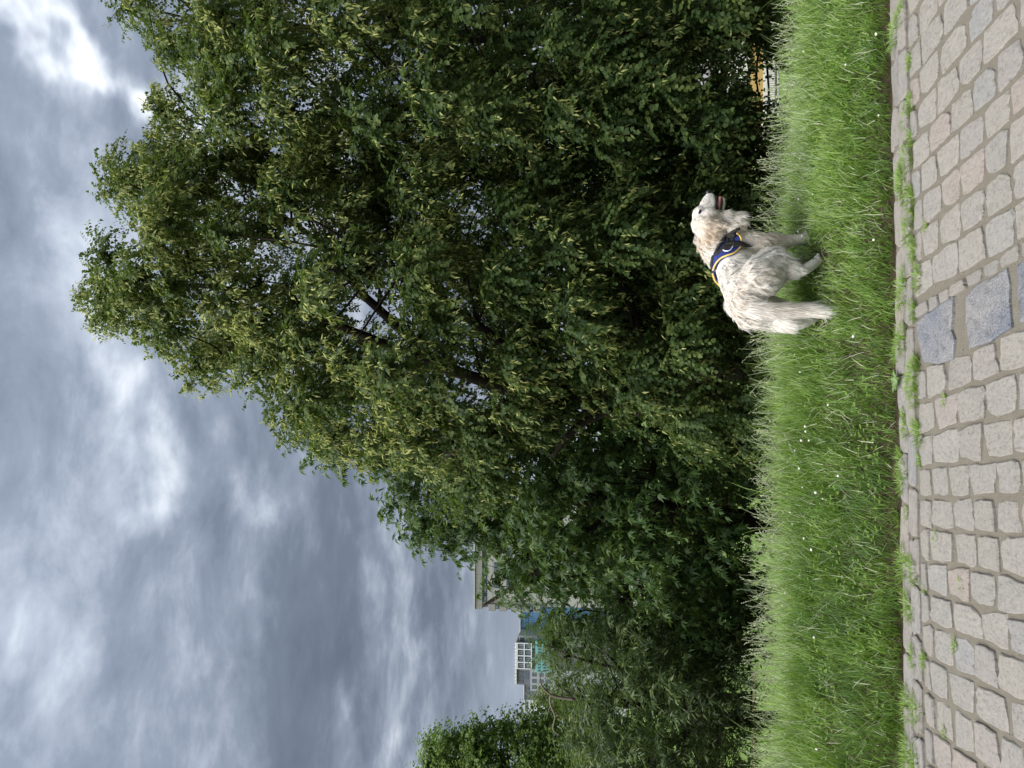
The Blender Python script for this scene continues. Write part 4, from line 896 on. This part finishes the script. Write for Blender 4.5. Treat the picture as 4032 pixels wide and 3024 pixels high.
# clover leaves and straw mixed into the sward
r = np.random.default_rng(203); n = 6500; s_ = r.uniform(-1, 5.2, n); d_ = .05 + 1.6 * r.random(n); Pc = xy(s_, -d_); kp = wav(Pc, 61, 5) + r.normal(0, .3, n) > .15; Pc, d_ = Pc[kp], d_[kp]; n = len(Pc)
hc = np.interp(d_, [0, .3, 1.6], [.035, .06, .085]) * r.uniform(.7, 1.15, n); base = np.column_stack([Pc, ground_z(Pc) + hc]); a0 = r.uniform(0, 6.28, n); LP = []
for k in range(3):
    a = a0 + k * 2.094; LP.append((base, np.column_stack([np.cos(a), np.sin(a), r.normal(.15, .25, n)]), np.column_stack([r.normal(0, .3, n), r.normal(-.15, .3, n), np.ones(n)]), r.uniform(.010, .016, n), r.uniform(.15, .6, n)))
o_ = [np.concatenate([q[i] for q in LP]) for i in range(5)]; V, F = leaf_batch(o_[0], o_[1], o_[2], o_[3], o_[3] * .95, T_HEART)
obj('clover_leaves', mesh('clover_leaves', V, F, MATS['grass_blade'], False, {'rnd': np.repeat(o_[4], 6)}), label='small three-part clover leaves scattered through the verge grass', cat='clover', kind='stuff')
r = np.random.default_rng(204); n = 5000; s_ = r.uniform(-1, 5.2, n); d_ = .02 + 1.7 * r.random(n); Pc = xy(s_, -d_); a = r.uniform(0, 6.28, n); le = r.uniform(.3, 1.6, n)
V, F = leaf_batch(np.column_stack([Pc, ground_z(Pc) + r.uniform(0, .05, n)]), np.column_stack([np.cos(a) * le, np.sin(a) * le, np.ones(n)]), np.column_stack([np.cos(a), np.sin(a), -le]), r.uniform(.05, .12, n), r.uniform(.002, .0035, n), T_BLADE)
obj('dry_grass', mesh('dry_grass', V, F, MATS['seed_head'], False, {'rnd': np.repeat(r.random(n), 8)}), label='dry straw-coloured blades lying in the verge grass', cat='grass', kind='stuff')
# flowering stalks on the crest
r = np.random.default_rng(205); SV, SF, SR = [], [], []
BP, BD, BN, BL, BW, BR = [], [], [], [], [], []
for i in range(900):
    s = r.uniform(-1.0, 5.2); d = r.uniform(.8, 1.7); p = xy(s, -d)[0]; z = gz(p); h = r.uniform(.20, .36) * (1.15 if 2.2 < s < 3.3 or s < .8 else .95); a = r.uniform(0, 6.28); le = abs(r.normal(.10, .10))
    q = np.array([[p[0] + math.cos(a) * le * (t ** 1.8), p[1] + math.sin(a) * le * (t ** 1.8), z + h * (t - .12 * t * t * min(1, le * 6))] for t in np.linspace(0, 1, 6)])
    n0 = len(SV); tube(q, np.linspace(.0012, .0007, 6), 3, False, SV, SF); SR += [r.uniform(.1, .6)] * (len(SV) - n0)
    m_ = r.integers(9, 18); tt = np.linspace(.66, 1.0, m_)
    for k, t in enumerate(tt):
        j = t * 5; j0 = min(4, int(j)); c = q[j0] + (q[j0 + 1] - q[j0]) * (j - j0); tg = unit(q[j0 + 1] - q[j0]); sd = r.normal(size=3)
        BP.append(c); BD.append(tg + sd * .35); BN.append(sd + np.array([0, -.6, .3])); BL.append(r.uniform(.010, .018)); BR.append(r.uniform(.2, 1))
V2, F2 = leaf_batch(np.array(BP), np.array(BD), np.array(BN), np.array(BL), np.array(BL) * .35, T_LANCE)
n0 = len(SV); V = np.concatenate([np.array(SV), V2]); F = np.concatenate([np.array(SF), F2 + n0])
obj('seeding_grass', mesh('seeding_grass', V, F, MATS['seed_head'], False, {'rnd': np.concatenate([SR, np.repeat(BR, 6)])}), label='thin pale seed stalks standing up from the crest of the verge', cat='grass', kind='stuff')
# white clover flowers
def clover_mesh():
    V, F = [], []; bmh = bmesh.new(); bmesh.ops.create_icosphere(bmh, subdivisions=2, radius=.0085)
    rr = np.random.default_rng(7)
    for v in bmh.verts: v.co = v.co * (1 + rr.normal(0, .14)); v.co.z = v.co.z * .85
    me = bpy.data.meshes.new('flower_head'); bmh.to_mesh(me); bmh.free(); me.materials.append(MATS['clover_white']); return me
CM = clover_mesh(); SM = mesh('stem', *tube([(0, 0, -.12), (.004, 0, -.05), (0, 0, -.004)], .0012, 4), MATS['clover_stem'])
cl_uv = [(1325, 3172), (1250, 3130), (1180, 3147), (1290, 3185), (1290, 3155), (1060, 3240), (1085, 3212), (1105, 3160), (1080, 3100), (1225, 3090), (1345, 3170), (1560, 3150), (860, 3195), (880, 3145), (905, 3165), (960, 3120), (1010, 3110), (760, 3150), (640, 3080), (690, 3092), (445, 3095), (515, 3205), (400, 3078), (280, 3095), (330, 3120), (75, 3215), (170, 3110), (2240, 3145), (2400, 3150), (2690, 3120), (2820, 3165), (2770, 3330), (2890, 3450), (2570, 3460), (2080, 3440), (1700, 3360), (1150, 3300), (2260, 3200), (2100, 3130), (2112, 3142), (2095, 3160), (1430, 3260)]
for (u, v) in cl_uv:
    z = .27
    for _ in range(8):
        p = on_plane(u, v, z); z = .6 * z + .4 * (gz(p) + .085)
    e = empty('clover_flower', tuple(p), label='small white clover flower standing in the grass verge', cat='flower', group='white clover flowers in the verge')
    e.rotation_euler = (0, 0, rng.uniform(0, 6)); sc = rng.uniform(.65, 1.1); e.scale = (sc, sc, sc)
    obj('flower_head', CM, e); obj('stem', SM, e)

# tufts in the joints of the edging
def tuft_mesh(seed, n, rad, h):
    r = np.random.default_rng(seed); a = r.uniform(0, 6.28, n); q = rad * np.sqrt(r.random(n)); ang = a + r.normal(0, .6, n)
    Pp = np.column_stack([np.cos(a) * q, np.sin(a) * q * .55, np.full(n, -.012)]); le = .25 + .9 * q / rad * r.random(n)
    D = np.column_stack([np.cos(ang) * le, np.sin(ang) * le, np.ones(n)]); Nn = np.column_stack([-np.cos(ang), -np.sin(ang), le]) + r.normal(0, .2, (n, 3))
    V, F = leaf_batch(Pp, D, Nn * -1, h * r.uniform(.5, 1.2, n), .0034 * r.uniform(.7, 1.3, n), T_BLADE)
    return mesh('grass_tuft', V, F, MATS['grass_blade'], False, {'rnd': np.repeat(np.clip(r.normal(.6, .18, n), 0, 1), 8)})
TM = [tuft_mesh(300 + i, *a) for i, a in enumerate(((150, .055, .05), (90, .035, .04), (220, .08, .055), (60, .022, .03)))]
tufts = [(2972, 3558, 0), (2900, 3530, 2), (2780, 3585, 1), (2620, 3590, 0), (2560, 3572, 0), (2480, 3590, 1), (2400, 3575, 2), (2330, 3548, 2), (2290, 3560, 2), (2240, 3590, 0), (2170, 3590, 3), (2110, 3580, 0), (2040, 3600, 0), (1930, 3620, 0), (1885, 3562, 2), (1800, 3600, 0), (1720, 3540, 1), (1690, 3560, 2), (1650, 3540, 2), (1600, 3605, 1), (1545, 3600, 2), (1470, 3608, 0), (1395, 3562, 1), (1340, 3568, 0), (1320, 3620, 0), (1240, 3540, 1), (1210, 3620, 3), (1180, 3560, 2), (1120, 3550, 0), (1000, 3575, 1), (960, 3540, 0), (810, 3560, 2), (780, 3600, 0), (700, 3640, 3), (640, 3580, 0), (600, 3600, 1), (440, 3600, 0), (420, 3640, 1), (250, 3575, 2), (230, 3605, 2), (215, 3625, 1), (100, 3570, 0), (40, 3580, 2), (20, 3610, 2), (720, 3790, 3), (480, 3760, 3), (140, 3720, 3), (1450, 3720, 3), (2130, 3646, 3), (900, 3688, 3)]
for (u, v, k) in tufts:
    p = on_plane(u, v, 0); o = obj('grass_tuft', TM[k], label='tuft of grass growing in the joints of the paving stones', cat='grass tuft', group='grass tufts in the paving joints')
    o.location = (p[0], p[1], .002); o.rotation_euler = (0, 0, ea + rng.normal(0, .25)); sc = rng.uniform(.75, 1.1); o.scale = (sc * 1.1, sc, sc)
p = on_plane(1520, 3540, .01); wr = empty('rosette_weed', tuple(p), label='pale leafy weed rosette rooted at the kerb below the blue stones', cat='weed')
for i in range(11):
    a = i * 2.4 + .3; el = .5 + .05 * i; D = np.array([[math.cos(a), math.sin(a), el]]); Nn = np.array([[-math.cos(a) * el, -math.sin(a) * el, 1.]])
    V, F = leaf_batch(np.zeros((1, 3)), D, Nn, np.array([.070 - .004 * i]), np.array([.026]), T_LANCE); obj('leaf', mesh('leaf', V, F, MATS['weed_leaf'], True, {'rnd': np.full(6, .3 + .05 * i)}), wr)
